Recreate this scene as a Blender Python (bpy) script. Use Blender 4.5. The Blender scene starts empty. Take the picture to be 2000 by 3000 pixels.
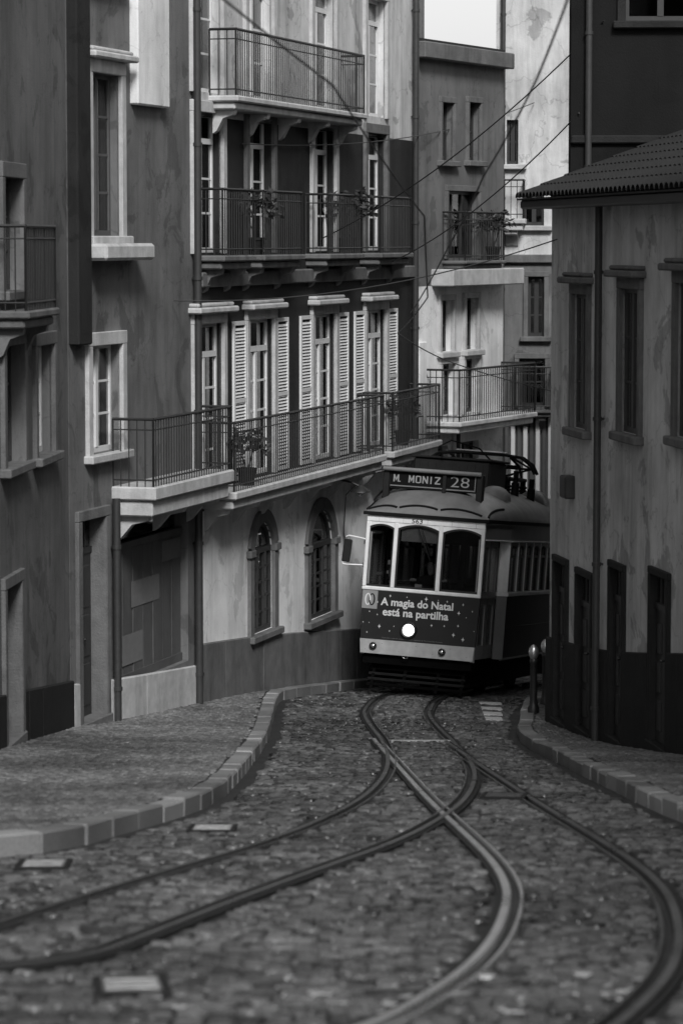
import bpy, bmesh, math, random
from mathutils import Vector, Matrix
random.seed(7)
R = math.radians
scene = bpy.context.scene
C = scene.collection

# ------------------------------------------------------------------ camera, sky, sun, exposure
FPX, CX, CY = 9000.0, 1000.0, 1500.0            # focal length in photo pixels, principal point
HORIZON = 700.0
PITCH = math.atan((CY - HORIZON) / FPX)
cam_d = bpy.data.cameras.new('camera')
cam = bpy.data.objects.new('camera', cam_d)
C.objects.link(cam)
scene.camera = cam
cam_d.sensor_fit = 'HORIZONTAL'
cam_d.sensor_width = 24.0
cam_d.lens = FPX / 2000.0 * 24.0
cam_d.clip_start = 0.5
cam_d.clip_end = 3000
cam.location = (0, 0, 0)
cam.rotation_euler = (math.pi / 2 - PITCH, 0, 0)
cam_d.dof.use_dof = True
cam_d.dof.focus_distance = 49.6
cam_d.dof.aperture_fstop = 2.6

SUN_EL, SUN_AZ = R(40), R(170)                  # azimuth clockwise from +Y (away from the camera)
world = bpy.data.worlds.new('World')
scene.world = world
world.use_nodes = True
wn, wl = world.node_tree.nodes, world.node_tree.links
wn.clear()
sky = wn.new('ShaderNodeTexSky')
sky.sky_type = 'NISHITA'
sky.sun_disc = False
sky.sun_elevation = SUN_EL
sky.sun_rotation = SUN_AZ
sky.air_density = 2.0
sky.dust_density = 1.3
sky.ozone_density = 1.0
bw = wn.new('ShaderNodeRGBToBW')                # the photograph is black and white
bg = wn.new('ShaderNodeBackground')
bg.inputs['Strength'].default_value = 0.10
wo = wn.new('ShaderNodeOutputWorld')
wl.new(sky.outputs[0], bw.inputs[0])
wl.new(bw.outputs[0], bg.inputs['Color'])
wl.new(bg.outputs[0], wo.inputs[0])

sun_d = bpy.data.lights.new('sun', 'SUN')
sun_d.energy = 2.4
sun_d.angle = R(14)
sun = bpy.data.objects.new('sun', sun_d)
C.objects.link(sun)
sdir = Vector((math.sin(SUN_AZ) * math.cos(SUN_EL), math.cos(SUN_AZ) * math.cos(SUN_EL), math.sin(SUN_EL)))
sun.rotation_euler = (-sdir).to_track_quat('-Z', 'Y').to_euler()

vs = scene.view_settings
vs.view_transform = 'Standard'
vs.look = 'None'
vs.gamma = 1.0
vs.use_curve_mapping = False
vs.exposure = 0.38
scene.cycles.max_bounces = 8
scene.cycles.transparent_max_bounces = 12

# ------------------------------------------------------------------ photo pixel -> place
cp, sp = math.cos(PITCH), math.sin(PITCH)
def ray(px, py):
    a, b = (px - CX) / FPX, (CY - py) / FPX
    return Vector((a, cp + b * sp, -sp + b * cp))
def at_depth(px, py, D):
    d = ray(px, py)
    return d * (D / d.y)
def sstep(a, b, x):
    t = min(1, max(0, (x - a) / (b - a)))
    return t * t * (3 - 2 * t)
def prof(D):
    if D < 40: return -1.65 - 0.125 * D
    if D < 47: return -6.65 - 0.07 * (D - 40)
    return -7.14 - 0.10 * (D - 47)
def g(x, D):
    z = (prof(D - 1.5) + prof(D) * 2 + prof(D + 1.5)) / 4
    return z + 0.035 * (1.2 - max(-6, min(6, x))) * sstep(28, 42, D)
def on_ground(px, py, lift=0.0):
    d = ray(px, py)
    lo, hi = 5.0, 90.0
    for _ in range(50):
        m = (lo + hi) / 2
        p = d * (m / d.y)
        if p.z > g(p.x, p.y) + lift: lo = m
        else: hi = m
    return d * (lo / d.y)

# ------------------------------------------------------------------ materials (all grey: the photograph is monochrome)
MAT = {}
def node_mat(name):
    m = bpy.data.materials.new(name)
    m.use_nodes = True
    n, l = m.node_tree.nodes, m.node_tree.links
    b = n['Principled BSDF']
    MAT[name] = m
    return m, n, l, b
def grey(v): return (v, v, v, 1)
def surf(name, v, rough=0.6, var=0.15, scale=6.0, metal=0.0, bump=0.0, bscale=60.0, streak=0.0, spec=0.5, rvar=0.0, coat=0.0, flake=0.0):
    """grey surface: two noises of colour variation, optional vertical streaks and bump"""
    m, n, l, b = node_mat(name)
    tc = n.new('ShaderNodeTexCoord')
    geo = n.new('ShaderNodeNewGeometry')
    ns = n.new('ShaderNodeTexNoise'); ns.inputs['Scale'].default_value = scale; ns.inputs['Detail'].default_value = 6; ns.inputs['Roughness'].default_value = 0.65
    l.new(geo.outputs['Position'], ns.inputs['Vector'])
    mr = n.new('ShaderNodeMapRange')
    mr.inputs['From Min'].default_value = 0.25; mr.inputs['From Max'].default_value = 0.75
    mr.inputs['To Min'].default_value = v * (1 - var); mr.inputs['To Max'].default_value = v * (1 + var)
    l.new(ns.outputs['Fac'], mr.inputs['Value'])
    out = mr.outputs['Result']
    if streak > 0:
        mp = n.new('ShaderNodeMapping'); mp.inputs['Scale'].default_value = (1.3, 1.3, 0.16)
        l.new(geo.outputs['Position'], mp.inputs['Vector'])
        n2 = n.new('ShaderNodeTexNoise'); n2.inputs['Scale'].default_value = 1.6; n2.inputs['Detail'].default_value = 7; n2.inputs['Roughness'].default_value = 0.7
        l.new(mp.outputs[0], n2.inputs['Vector'])
        m2 = n.new('ShaderNodeMapRange'); m2.inputs['From Min'].default_value = 0.44; m2.inputs['From Max'].default_value = 0.74
        m2.inputs['To Min'].default_value = 1.0; m2.inputs['To Max'].default_value = 1.0 - streak
        l.new(n2.outputs['Fac'], m2.inputs['Value'])
        mu = n.new('ShaderNodeMath'); mu.operation = 'MULTIPLY'
        l.new(out, mu.inputs[0]); l.new(m2.outputs[0], mu.inputs[1])
        out = mu.outputs[0]
    if flake > 0:
        f1 = n.new('ShaderNodeTexNoise'); f1.inputs['Scale'].default_value = 1.1; f1.inputs['Detail'].default_value = 9; f1.inputs['Roughness'].default_value = 0.62; f1.inputs['Distortion'].default_value = 0.6
        l.new(geo.outputs['Position'], f1.inputs['Vector'])
        fm_ = n.new('ShaderNodeMapRange'); fm_.inputs['From Min'].default_value = 0.575; fm_.inputs['From Max'].default_value = 0.60
        fm_.inputs['To Min'].default_value = 1.0; fm_.inputs['To Max'].default_value = 1.0 - flake
        l.new(f1.outputs['Fac'], fm_.inputs['Value'])
        vo = n.new('ShaderNodeTexVoronoi'); vo.feature = 'DISTANCE_TO_EDGE'; vo.inputs['Scale'].default_value = 0.9
        dn = n.new('ShaderNodeTexNoise'); dn.inputs['Scale'].default_value = 2.5; dn.inputs['Detail'].default_value = 6
        l.new(geo.outputs['Position'], dn.inputs['Vector'])
        vm = n.new('ShaderNodeVectorMath'); vm.operation = 'MULTIPLY_ADD'; vm.inputs[1].default_value = (0.7, 0.7, 0.7)
        l.new(dn.outputs['Color'], vm.inputs[0]); l.new(geo.outputs['Position'], vm.inputs[2]); l.new(vm.outputs[0], vo.inputs['Vector'])
        cm = n.new('ShaderNodeMapRange'); cm.inputs['From Min'].default_value = 0.0; cm.inputs['From Max'].default_value = 0.012
        cm.inputs['To Min'].default_value = 1.0 - flake * 0.9; cm.inputs['To Max'].default_value = 1.0
        l.new(vo.outputs['Distance'], cm.inputs['Value'])
        for fac in (fm_, cm):
            mu = n.new('ShaderNodeMath'); mu.operation = 'MULTIPLY'
            l.new(out, mu.inputs[0]); l.new(fac.outputs[0], mu.inputs[1]); out = mu.outputs[0]
    cb = n.new('ShaderNodeCombineColor')
    for i in range(3): l.new(out, cb.inputs[i])
    l.new(cb.outputs[0], b.inputs['Base Color'])
    b.inputs['Metallic'].default_value = metal
    b.inputs['Roughness'].default_value = rough
    b.inputs['Specular IOR Level'].default_value = spec
    if coat: b.inputs['Coat Weight'].default_value = coat; b.inputs['Coat Roughness'].default_value = 0.08
    if rvar > 0:
        r2 = n.new('ShaderNodeTexNoise'); r2.inputs['Scale'].default_value = 1.1; r2.inputs['Detail'].default_value = 5
        l.new(geo.outputs['Position'], r2.inputs['Vector'])
        m3 = n.new('ShaderNodeMapRange'); m3.inputs['From Min'].default_value = 0.35; m3.inputs['From Max'].default_value = 0.65
        m3.inputs['To Min'].default_value = max(0.03, rough - rvar); m3.inputs['To Max'].default_value = min(1, rough + rvar)
        l.new(r2.outputs['Fac'], m3.inputs['Value']); l.new(m3.outputs[0], b.inputs['Roughness'])
    if bump > 0:
        nb = n.new('ShaderNodeTexNoise'); nb.inputs['Scale'].default_value = bscale; nb.inputs['Detail'].default_value = 5
        l.new(geo.outputs['Position'], nb.inputs['Vector'])
        bp = n.new('ShaderNodeBump'); bp.inputs['Strength'].default_value = bump; bp.inputs['Distance'].default_value = 0.02
        l.new(nb.outputs['Fac'], bp.inputs['Height']); l.new(bp.outputs[0], b.inputs['Normal'])
    return m
def sett_mat(name, v, spread, rough, rvar):
    """stone: every island (every sett) its own shade"""
    m, n, l, b = node_mat(name)
    geo = n.new('ShaderNodeNewGeometry')
    oi = n.new('ShaderNodeObjectInfo')
    ad = n.new('ShaderNodeMath'); ad.operation = 'ADD'
    l.new(geo.outputs['Random Per Island'], ad.inputs[0]); l.new(oi.outputs['Random'], ad.inputs[1])
    fr = n.new('ShaderNodeMath'); fr.operation = 'FRACT'; l.new(ad.outputs[0], fr.inputs[0])
    mr = n.new('ShaderNodeMapRange'); mr.inputs['To Min'].default_value = v * (1 - spread); mr.inputs['To Max'].default_value = v * (1 + spread)
    l.new(fr.outputs[0], mr.inputs['Value'])
    ns = n.new('ShaderNodeTexNoise'); ns.inputs['Scale'].default_value = 45; ns.inputs['Detail'].default_value = 5
    l.new(geo.outputs['Position'], ns.inputs['Vector'])
    m2 = n.new('ShaderNodeMapRange'); m2.inputs['To Min'].default_value = 0.65; m2.inputs['To Max'].default_value = 1.35
    l.new(ns.outputs['Fac'], m2.inputs['Value'])
    big = n.new('ShaderNodeTexNoise'); big.inputs['Scale'].default_value = 0.55; big.inputs['Detail'].default_value = 4
    l.new(geo.outputs['Position'], big.inputs['Vector'])
    m4 = n.new('ShaderNodeMapRange'); m4.inputs['From Min'].default_value = 0.35; m4.inputs['From Max'].default_value = 0.65
    m4.inputs['To Min'].default_value = 0.6; m4.inputs['To Max'].default_value = 1.25
    l.new(big.outputs['Fac'], m4.inputs['Value'])
    mu = n.new('ShaderNodeMath'); mu.operation = 'MULTIPLY'; l.new(mr.outputs[0], mu.inputs[0]); l.new(m2.outputs[0], mu.inputs[1])
    mu2 = n.new('ShaderNodeMath'); mu2.operation = 'MULTIPLY'; l.new(mu.outputs[0], mu2.inputs[0]); l.new(m4.outputs[0], mu2.inputs[1])
    cb = n.new('ShaderNodeCombineColor')
    for i in range(3): l.new(mu2.outputs[0], cb.inputs[i])
    l.new(cb.outputs[0], b.inputs['Base Color'])
    m3 = n.new('ShaderNodeMapRange'); m3.inputs['From Min'].default_value = 0.35; m3.inputs['From Max'].default_value = 0.65
    m3.inputs['To Min'].default_value = rough - rvar; m3.inputs['To Max'].default_value = rough + rvar
    l.new(big.outputs['Fac'], m3.inputs['Value']); l.new(m3.outputs[0], b.inputs['Roughness'])
    bp = n.new('ShaderNodeBump'); bp.inputs['Strength'].default_value = 0.35; bp.inputs['Distance'].default_value = 0.01
    l.new(ns.outputs['Fac'], bp.inputs['Height']); l.new(bp.outputs[0], b.inputs['Normal'])
    return m
def glass_mat(name, tint, rough=0.02, boost=1.0):
    m, n, l, b = node_mat(name)
    n.remove(b)
    tr = n.new('ShaderNodeBsdfTransparent'); tr.inputs[0].default_value = grey(tint)
    gl = n.new('ShaderNodeBsdfGlossy'); gl.inputs['Color'].default_value = grey(0.9); gl.inputs['Roughness'].default_value = rough
    fr = n.new('ShaderNodeFresnel'); fr.inputs['IOR'].default_value = 1.5
    mu = n.new('ShaderNodeMath'); mu.operation = 'MULTIPLY'; mu.inputs[1].default_value = boost; mu.use_clamp = True
    l.new(fr.outputs[0], mu.inputs[0])
    mx = n.new('ShaderNodeMixShader')
    l.new(mu.outputs[0], mx.inputs[0]); l.new(tr.outputs[0], mx.inputs[1]); l.new(gl.outputs[0], mx.inputs[2])
    l.new(mx.outputs[0], n['Material Output'].inputs[0])
    return m
def lamp_mat(name, strength):
    m, n, l, b = node_mat(name)
    b.inputs['Base Color'].default_value = grey(0.9)
    b.inputs['Emission Color'].default_value = grey(1.0)
    b.inputs['Emission Strength'].default_value = strength
    return m

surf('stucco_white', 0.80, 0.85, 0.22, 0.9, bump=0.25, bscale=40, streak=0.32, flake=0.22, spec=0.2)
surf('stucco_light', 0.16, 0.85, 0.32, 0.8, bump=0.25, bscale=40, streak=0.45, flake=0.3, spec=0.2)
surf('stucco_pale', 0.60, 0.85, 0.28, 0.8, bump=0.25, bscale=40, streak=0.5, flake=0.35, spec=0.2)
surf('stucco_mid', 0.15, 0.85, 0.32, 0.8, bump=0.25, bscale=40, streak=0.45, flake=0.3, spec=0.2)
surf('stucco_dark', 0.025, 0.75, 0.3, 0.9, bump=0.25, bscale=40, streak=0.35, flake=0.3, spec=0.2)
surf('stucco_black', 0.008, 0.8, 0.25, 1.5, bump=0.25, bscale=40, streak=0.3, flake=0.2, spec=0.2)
surf('stone_light', 0.50, 0.7, 0.22, 5.0, bump=0.3, bscale=50, streak=0.35, spec=0.2)
surf('stone_mid', 0.15, 0.75, 0.25, 4.0, bump=0.4, bscale=40, streak=0.5, spec=0.2)
surf('stone_dark', 0.018, 0.7, 0.3, 4.0, bump=0.4, bscale=40, streak=0.4, spec=0.2)
surf('wood_white', 0.68, 0.45, 0.06, 9.0)
surf('wood_grey', 0.09, 0.6, 0.18, 5.0, streak=0.3)
surf('wood_dark', 0.03, 0.5, 0.2, 8.0)
surf('iron', 0.018, 0.45, 0.2, 12.0)
surf('zinc', 0.05, 0.5, 0.2, 8.0, metal=0.3)
surf('curtain', 0.62, 0.9, 0.06, 8.0)
surf('curtain_grey', 0.33, 0.9, 0.08, 8.0)
surf('room', 0.03, 0.9, 0.1, 3.0)
surf('tiles', 0.013, 0.8, 0.35, 6.0, bump=0.3)
surf('paper', 0.15, 0.8, 0.12, 10.0)
surf('dirt', 0.016, 0.7, 0.35, 7.0, bump=0.4, rvar=0.12)
surf('ground', 0.06, 0.85, 0.3, 0.8, bump=0.3)
surf('rail_worn', 0.16, 0.34, 0.2, 5.0, metal=0.85, rvar=0.1)
surf('rail_steel', 0.70, 0.34, 0.12, 5.0, metal=0.9, rvar=0.08)
surf('rail_dark', 0.012, 0.6, 0.3, 9.0, spec=0.2)
surf('cover_metal', 0.42, 0.42, 0.3, 9.0, metal=0.85, bump=0.2, bscale=80, rvar=0.1)
surf('road_paint', 0.5, 0.6, 0.6, 22.0)
surf('cover_dull', 0.08, 0.5, 0.3, 9.0, metal=0.6, bump=0.2, bscale=80)
surf('strip_steel', 0.8, 0.5, 0.15, 9.0, metal=0.9)
sett_mat('sett', 0.075, 0.75, 0.36, 0.16)
sett_mat('kerb', 0.22, 0.35, 0.5, 0.12)
sett_mat('paving', 0.115, 0.38, 0.45, 0.14)
glass_mat('window_glass', 0.55, 0.03, 1.6)
# tram
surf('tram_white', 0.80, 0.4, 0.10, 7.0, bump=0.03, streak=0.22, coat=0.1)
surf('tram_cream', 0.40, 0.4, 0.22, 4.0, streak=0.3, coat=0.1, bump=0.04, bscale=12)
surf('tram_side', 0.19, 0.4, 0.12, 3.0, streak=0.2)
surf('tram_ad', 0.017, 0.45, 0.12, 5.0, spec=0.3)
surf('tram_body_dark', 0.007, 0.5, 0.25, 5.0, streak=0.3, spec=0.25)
surf('tram_roof', 0.15, 0.4, 0.3, 2.5, streak=0.25, rvar=0.1, bump=0.05, bscale=25)
surf('tram_black', 0.006, 0.7, 0.2, 8.0, spec=0.15)
surf('tram_box', 0.012, 0.6, 0.25, 6.0, streak=0.2, spec=0.25)
surf('tram_frame', 0.013, 0.45, 0.1, 8.0)
surf('under', 0.003, 0.9, 0.3, 6.0, spec=0.05)
surf('interior', 0.02, 0.8, 0.2, 4.0)
surf('chrome', 0.75, 0.12, 0.05, 9.0, metal=1.0)
surf('print_white', 0.62, 0.6, 0.03, 9.0)
surf('print_grey', 0.24, 0.6, 0.04, 9.0)
surf('print_black', 0.006, 0.8, 0.05, 9.0, spec=0.1)
surf('print_dim', 0.16, 0.6, 0.05, 9.0)
surf('blind', 0.45, 0.9, 0.08, 6.0)
surf('slat_wood', 0.012, 0.8, 0.3, 8.0, spec=0.1)
surf('skin', 0.5, 0.55, 0.06, 20.0)
surf('cloth_dark', 0.02, 0.9, 0.15, 12.0)
surf('cloth_light', 0.22, 0.9, 0.1, 12.0)
surf('hair', 0.012, 0.6, 0.2, 30.0)
glass_mat('tram_glass', 0.62, 0.015, 0.7)
glass_mat('lens_glass', 0.85, 0.03, 1.4)
lamp_mat('headlight_glow', 5.0)

# ------------------------------------------------------------------ mesh helpers
class MB:
    def __init__(s): s.v, s.f = [], []
    def add(s, vs_, fs_):
        o = len(s.v)
        s.v += [tuple(p) for p in vs_]
        s.f += [tuple(i + o for i in f) for f in fs_]
        return s
    def quad(s, a, b, c, d): return s.add([a, b, c, d], [(0, 1, 2, 3)])
    def box(s, x0, x1, y0, y1, z0, z1):
        return s.add([(x0, y0, z0), (x1, y0, z0), (x1, y1, z0), (x0, y1, z0), (x0, y0, z1), (x1, y0, z1), (x1, y1, z1), (x0, y1, z1)],
                     [(0, 3, 2, 1), (4, 5, 6, 7), (0, 1, 5, 4), (1, 2, 6, 5), (2, 3, 7, 6), (3, 0, 4, 7)])
    def cbox(s, x0, x1, y0, y1, z0, z1, c=0.01):
        """box with chamfered edges"""
        c = min(c, (x1 - x0) * .45, (y1 - y0) * .45, (z1 - z0) * .45)
        P = []
        for sx in (0, 1):
            for sy in (0, 1):
                for sz in (0, 1):
                    X, Y, Z = (x0, x1)[sx], (y0, y1)[sy], (z0, z1)[sz]
                    dx, dy, dz = (c, -c)[sx], (c, -c)[sy], (c, -c)[sz]
                    P += [(X, Y + dy, Z + dz), (X + dx, Y, Z + dz), (X + dx, Y + dy, Z)]
        bm = bmesh.new()
        for p in P: bm.verts.new(p)
        r = bmesh.ops.convex_hull(bm, input=bm.verts)
        bmesh.ops.dissolve_limit(bm, angle_limit=0.02, verts=bm.verts, edges=bm.edges)
        bmesh.ops.recalc_face_normals(bm, faces=bm.faces)
        bm.verts.index_update()
        s.add([v.co[:] for v in bm.verts], [[v.index for v in f.verts] for f in bm.faces])
        bm.free()
        return s
    def prism(s, poly, y0, y1):
        """polygon of (x, z) extruded along y"""
        n = len(poly)
        vs_ = [(x, y0, z) for x, z in poly] + [(x, y1, z) for x, z in poly]
        fs_ = [tuple(range(n)), tuple(range(2 * n - 1, n - 1, -1))]
        fs_ += [(i, i + n, (i + 1) % n + n, (i + 1) % n) for i in range(n)]
        return s.add(vs_, fs_)
    def slab(s, poly, z0, z1):
        """polygon of (x, y) extruded along z"""
        n = len(poly)
        vs_ = [(x, y, z0) for x, y in poly] + [(x, y, z1) for x, y in poly]
        fs_ = [tuple(range(n - 1, -1, -1)), tuple(range(n, 2 * n))]
        fs_ += [(i, (i + 1) % n, (i + 1) % n + n, i + n) for i in range(n)]
        return s.add(vs_, fs_)
    def tube(s, pts, r, n=8, closed=False):
        pts = [Vector(p) for p in pts]
        m = len(pts)
        rings = []
        for i, p in enumerate(pts):
            if closed: t = pts[(i + 1) % m] - pts[i - 1]
            else: t = pts[min(i + 1, m - 1)] - pts[max(i - 1, 0)]
            t.normalize()
            a = Vector((0, 0, 1)) if abs(t.z) < 0.9 else Vector((1, 0, 0))
            u = t.cross(a).normalized(); w = t.cross(u).normalized()
            rr = r[i] if isinstance(r, (list, tuple)) else r
            rings.append([p + u * (rr * math.cos(2 * math.pi * k / n)) + w * (rr * math.sin(2 * math.pi * k / n)) for k in range(n)])
        vs_ = [q for ring in rings for q in ring]
        fs_ = []
        for i in range(m if closed else m - 1):
            j = (i + 1) % m
            for k in range(n):
                fs_.append((i * n + k, i * n + (k + 1) % n, j * n + (k + 1) % n, j * n + k))
        if not closed: fs_ += [tuple(range(n - 1, -1, -1)), tuple(range((m - 1) * n, m * n))]
        return s.add(vs_, fs_)
    def lathe(s, prof_, origin, axis='z', n=20):
        """profile of (radius, height) spun round an axis through origin"""
        o = Vector(origin)
        vs_, fs_ = [], []
        for r, h in prof_:
            for k in range(n):
                a = 2 * math.pi * k / n
                c_, s_ = r * math.cos(a), r * math.sin(a)
                p = {'z': (c_, s_, h), 'y': (c_, h, -s_), 'x': (h, c_, s_)}[axis]
                vs_.append(o + Vector(p))
        m = len(prof_)
        for i in range(m - 1):
            for k in range(n):
                fs_.append((i * n + k, i * n + (k + 1) % n, (i + 1) * n + (k + 1) % n, (i + 1) * n + k))
        if prof_[0][0] > 1e-6: fs_.append(tuple(range(n - 1, -1, -1)))
        if prof_[-1][0] > 1e-6: fs_.append(tuple(range((m - 1) * n, m * n)))
        return s.add(vs_, fs_)
    def mesh(s, name, mat, smooth=False):
        me = bpy.data.meshes.new(name)
        me.from_pydata(s.v, [], s.f)
        me.materials.append(MAT[mat] if isinstance(mat, str) else mat)
        if smooth:
            me.polygons.foreach_set('use_smooth', [True] * len(me.polygons))
            try: me.set_sharp_from_angle(angle=R(40))
            except Exception: pass
        me.update()
        return me
    def build(s, name, mat, parent=None, smooth=False, loc=None):
        return link(name, s.mesh(name, mat, smooth), parent, loc)
def link(name, me, parent=None, loc=None):
    o = bpy.data.objects.new(name, me)
    C.objects.link(o)
    if parent is not None: o.parent = parent
    if loc is not None: o.location = loc
    return o
def tag(o, label=None, cat=None, group=None, kind=None):
    if label: o['label'] = label
    if cat: o['category'] = cat
    if group: o['group'] = group
    if kind: o['kind'] = kind
    return o
def empty(name, loc=(0, 0, 0), rz=0.0):
    o = bpy.data.objects.new(name, None)
    C.objects.link(o)
    o.empty_display_size = 0.3
    o.location = loc
    o.rotation_euler = (0, 0, rz)
    return o

def arch_pts(x0, x1, z1, rise, n=10):
    """points of the arch from left spring to right spring; z1 is its crown"""
    w = (x1 - x0) / 2
    rise = min(rise, w)
    rad = (w * w + rise * rise) / (2 * rise)
    cx, cz = (x0 + x1) / 2, z1 - rad
    a0 = math.asin(min(1, w / rad))
    if rise >= w * 0.999: a0 = math.pi / 2
    return [(cx + rad * math.sin(-a0 + 2 * a0 * i / n), cz + rad * math.cos(-a0 + 2 * a0 * i / n)) for i in range(n + 1)]

def wall_mb(x0, x1, z0, z1, holes, depth):
    """wall face at y=0 (facing -y) with real openings (x0, x1, z0, z1, arch rise) and reveals of the given depth"""
    mb = MB()
    xs = sorted(set([x0, x1] + [h[0] for h in holes] + [h[1] for h in holes]))
    zs = sorted(set([z0, z1] + [h[2] for h in holes] + [h[3] for h in holes]))
    xs = [x for x in xs if x0 - 1e-6 <= x <= x1 + 1e-6]
    zs = [z for z in zs if z0 - 1e-6 <= z <= z1 + 1e-6]
    for i in range(len(xs) - 1):
        for j in range(len(zs) - 1):
            mx, mz = (xs[i] + xs[i + 1]) / 2, (zs[j] + zs[j + 1]) / 2
            if any(h[0] < mx < h[1] and h[2] < mz < h[3] for h in holes): continue
            mb.quad((xs[i], 0, zs[j]), (xs[i + 1], 0, zs[j]), (xs[i + 1], 0, zs[j + 1]), (xs[i], 0, zs[j + 1]))
    for h in holes:
        a, b, c, d = h[:4]
        rise = h[4] if len(h) > 4 else 0
        if rise:
            ap = arch_pts(a, b, d, rise)
            sp_ = ap[0][1]
            loop = [(a, c), (a, sp_)] + ap[1:-1] + [(b, sp_), (b, c)]
            half = len(ap) // 2
            left = [(a, sp_)] + [(a, d)] + [ap[i] for i in range(half, 0, -1)]
            right = [(b, d), (b, sp_)] + [ap[i] for i in range(len(ap) - 2, half - 1, -1)]
            for poly in (left, right):
                vs_ = [(x, 0, z) for x, z in poly]
                mb.add(vs_, [tuple(range(len(vs_)))])
        else:
            loop = [(a, c), (a, d), (b, d), (b, c)]
        n = len(loop)
        for i in range(n):
            p, q = loop[i], loop[(i + 1) % n]
            mb.quad((p[0], 0, p[1]), (p[0], depth, p[1]), (q[0], depth, q[1]), (q[0], 0, q[1]))
    return mb

def text_mesh(name, body, mat, parent, x0, x1, z0, z1, y, bold=0.0, flip=False, keep_h=True):
    """lettering fitted into a box on a face that looks along -y"""
    cu = bpy.data.curves.new(name, 'FONT')
    cu.body = body
    cu.size = 1.0
    cu.offset = bold
    cu.extrude = 0.0
    cu.resolution_u = 3
    ob = bpy.data.objects.new(name, cu)
    C.objects.link(ob)
    dg = bpy.context.evaluated_depsgraph_get()
    me = bpy.data.meshes.new_from_object(ob.evaluated_get(dg))
    bpy.data.objects.remove(ob)
    xs = [v.co.x for v in me.vertices]; ys = [v.co.y for v in me.vertices]
    ax, bx_, ay, by_ = min(xs), max(xs), min(ys), max(ys)
    for v in me.vertices:
        v.co = (x0 + (v.co.x - ax) / (bx_ - ax) * (x1 - x0), y, z0 + (v.co.y - ay) / (by_ - ay) * (z1 - z0))
    me.name = name
    me.materials.clear()
    me.materials.append(MAT[mat])
    return link(name, me, parent)

# ------------------------------------------------------------------ ground, road, rails, pavements
import numpy as np
rng = np.random.default_rng(11)
def prof_np(D):
    return np.where(D < 40, -1.65 - 0.125 * D, np.where(D < 47, -6.65 - 0.07 * (D - 40), -7.14 - 0.10 * (D - 47)))
def g_np(x, D):
    t = np.clip((D - 28) / 14, 0, 1); t = t * t * (3 - 2 * t)
    return (prof_np(D - 1.5) + 2 * prof_np(D) + prof_np(D + 1.5)) / 4 + 0.035 * (1.2 - np.clip(x, -6, 6)) * t

def sheet(name, mat, xs, ys, lift):
    mb = MB()
    nx, ny = len(xs), len(ys)
    mb.v = [(x, y, g(x, y) + lift) for y in ys for x in xs]
    mb.f = [(j * nx + i, j * nx + i + 1, (j + 1) * nx + i + 1, (j + 1) * nx + i) for j in range(ny - 1) for i in range(nx - 1)]
    return mb.build(name, mat, smooth=True)
gx = [-400, -120, -40, -20, -12, -8, -6, -4, -2, 0, 2, 4, 6, 8, 12, 20, 40, 120, 400]
gy = [-120, -60, -20, 0] + [4 + 2 * i for i in range(36)] + [90, 130, 250, 500, 900]
tag(sheet('ground', 'ground', gx, gy, -0.12), kind='structure')
rx = [-9 + 0.75 * i for i in range(25)]
ry = [2 + 0.75 * i for i in range(90)]
road = tag(sheet('road', 'dirt', rx, ry, -0.024), kind='structure')

def smooth_path(pts, step=0.12, rounds=3):
    pts = [Vector((p[0], p[1])) for p in pts]
    for _ in range(rounds):
        q = [pts[0]]
        for a, b in zip(pts, pts[1:]):
            q += [a * .75 + b * .25, a * .25 + b * .75]
        q.append(pts[-1]); pts = q
    out, acc = [pts[0]], 0.0
    for a, b in zip(pts, pts[1:]):
        L = (b - a).length
        while acc + L >= step and L > 1e-9:
            a = a + (b - a) * ((step - acc) / L)
            out.append(a.copy()); L = (b - a).length; acc = 0.0
        acc += L
    out.append(pts[-1])
    return out
def tangents(P):
    return [(P[min(i + 1, len(P) - 1)] - P[max(i - 1, 0)]).normalized() for i in range(len(P))]
def offset_path(P, d):
    """to the image-left of a path that runs towards the camera"""
    return [p + Vector((t.y, -t.x)) * d for p, t in zip(P, tangents(P))]
GP = lambda l: [on_ground(*p).xy for p in l]
A_path = smooth_path([(6.6, 66), (4.35, 59.5), (3.0, 54.6), (2.2, 51.6), (1.62, 49.4)] + GP([(1252, 2085), (1262, 2110), (1290, 2140), (1330, 2175),
    (1365, 2215), (1385, 2250), (1390, 2280), (1378, 2320), (1345, 2360), (1290, 2400), (1200, 2450), (1090, 2495), (960, 2540), (800, 2598), (650, 2655), (450, 2735), (200, 2830)])
    + [(-2.4, 14.0), (-4.2, 13.0), (-7.5, 12.4)])
GAUGE = 0.95
B_path = offset_path(A_path, GAUGE)
C_path = smooth_path(GP([(1096, 2165), (1118, 2190), (1180, 2260), (1260, 2350), (1370, 2450), (1450, 2530), (1488, 2600), (1485, 2660), (1450, 2750), (1370, 2840), (1250, 2920), (1110, 3000)])
    + [(-0.08, 11.8), (-0.55, 10.2), (-1.3, 8.2)])
D_path = offset_path(C_path, -GAUGE)
Apts = np.array([p[:] for p in A_path])
D_path = [p for p in D_path if np.min(np.hypot(Apts[:, 0] - p.x, Apts[:, 1] - p.y)) > 0.10]
Bpts = np.array([p[:] for p in B_path])
C_path = [p for p in C_path if np.min(np.hypot(Bpts[:, 0] - p.x, Bpts[:, 1] - p.y)) > 0.055]

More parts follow.
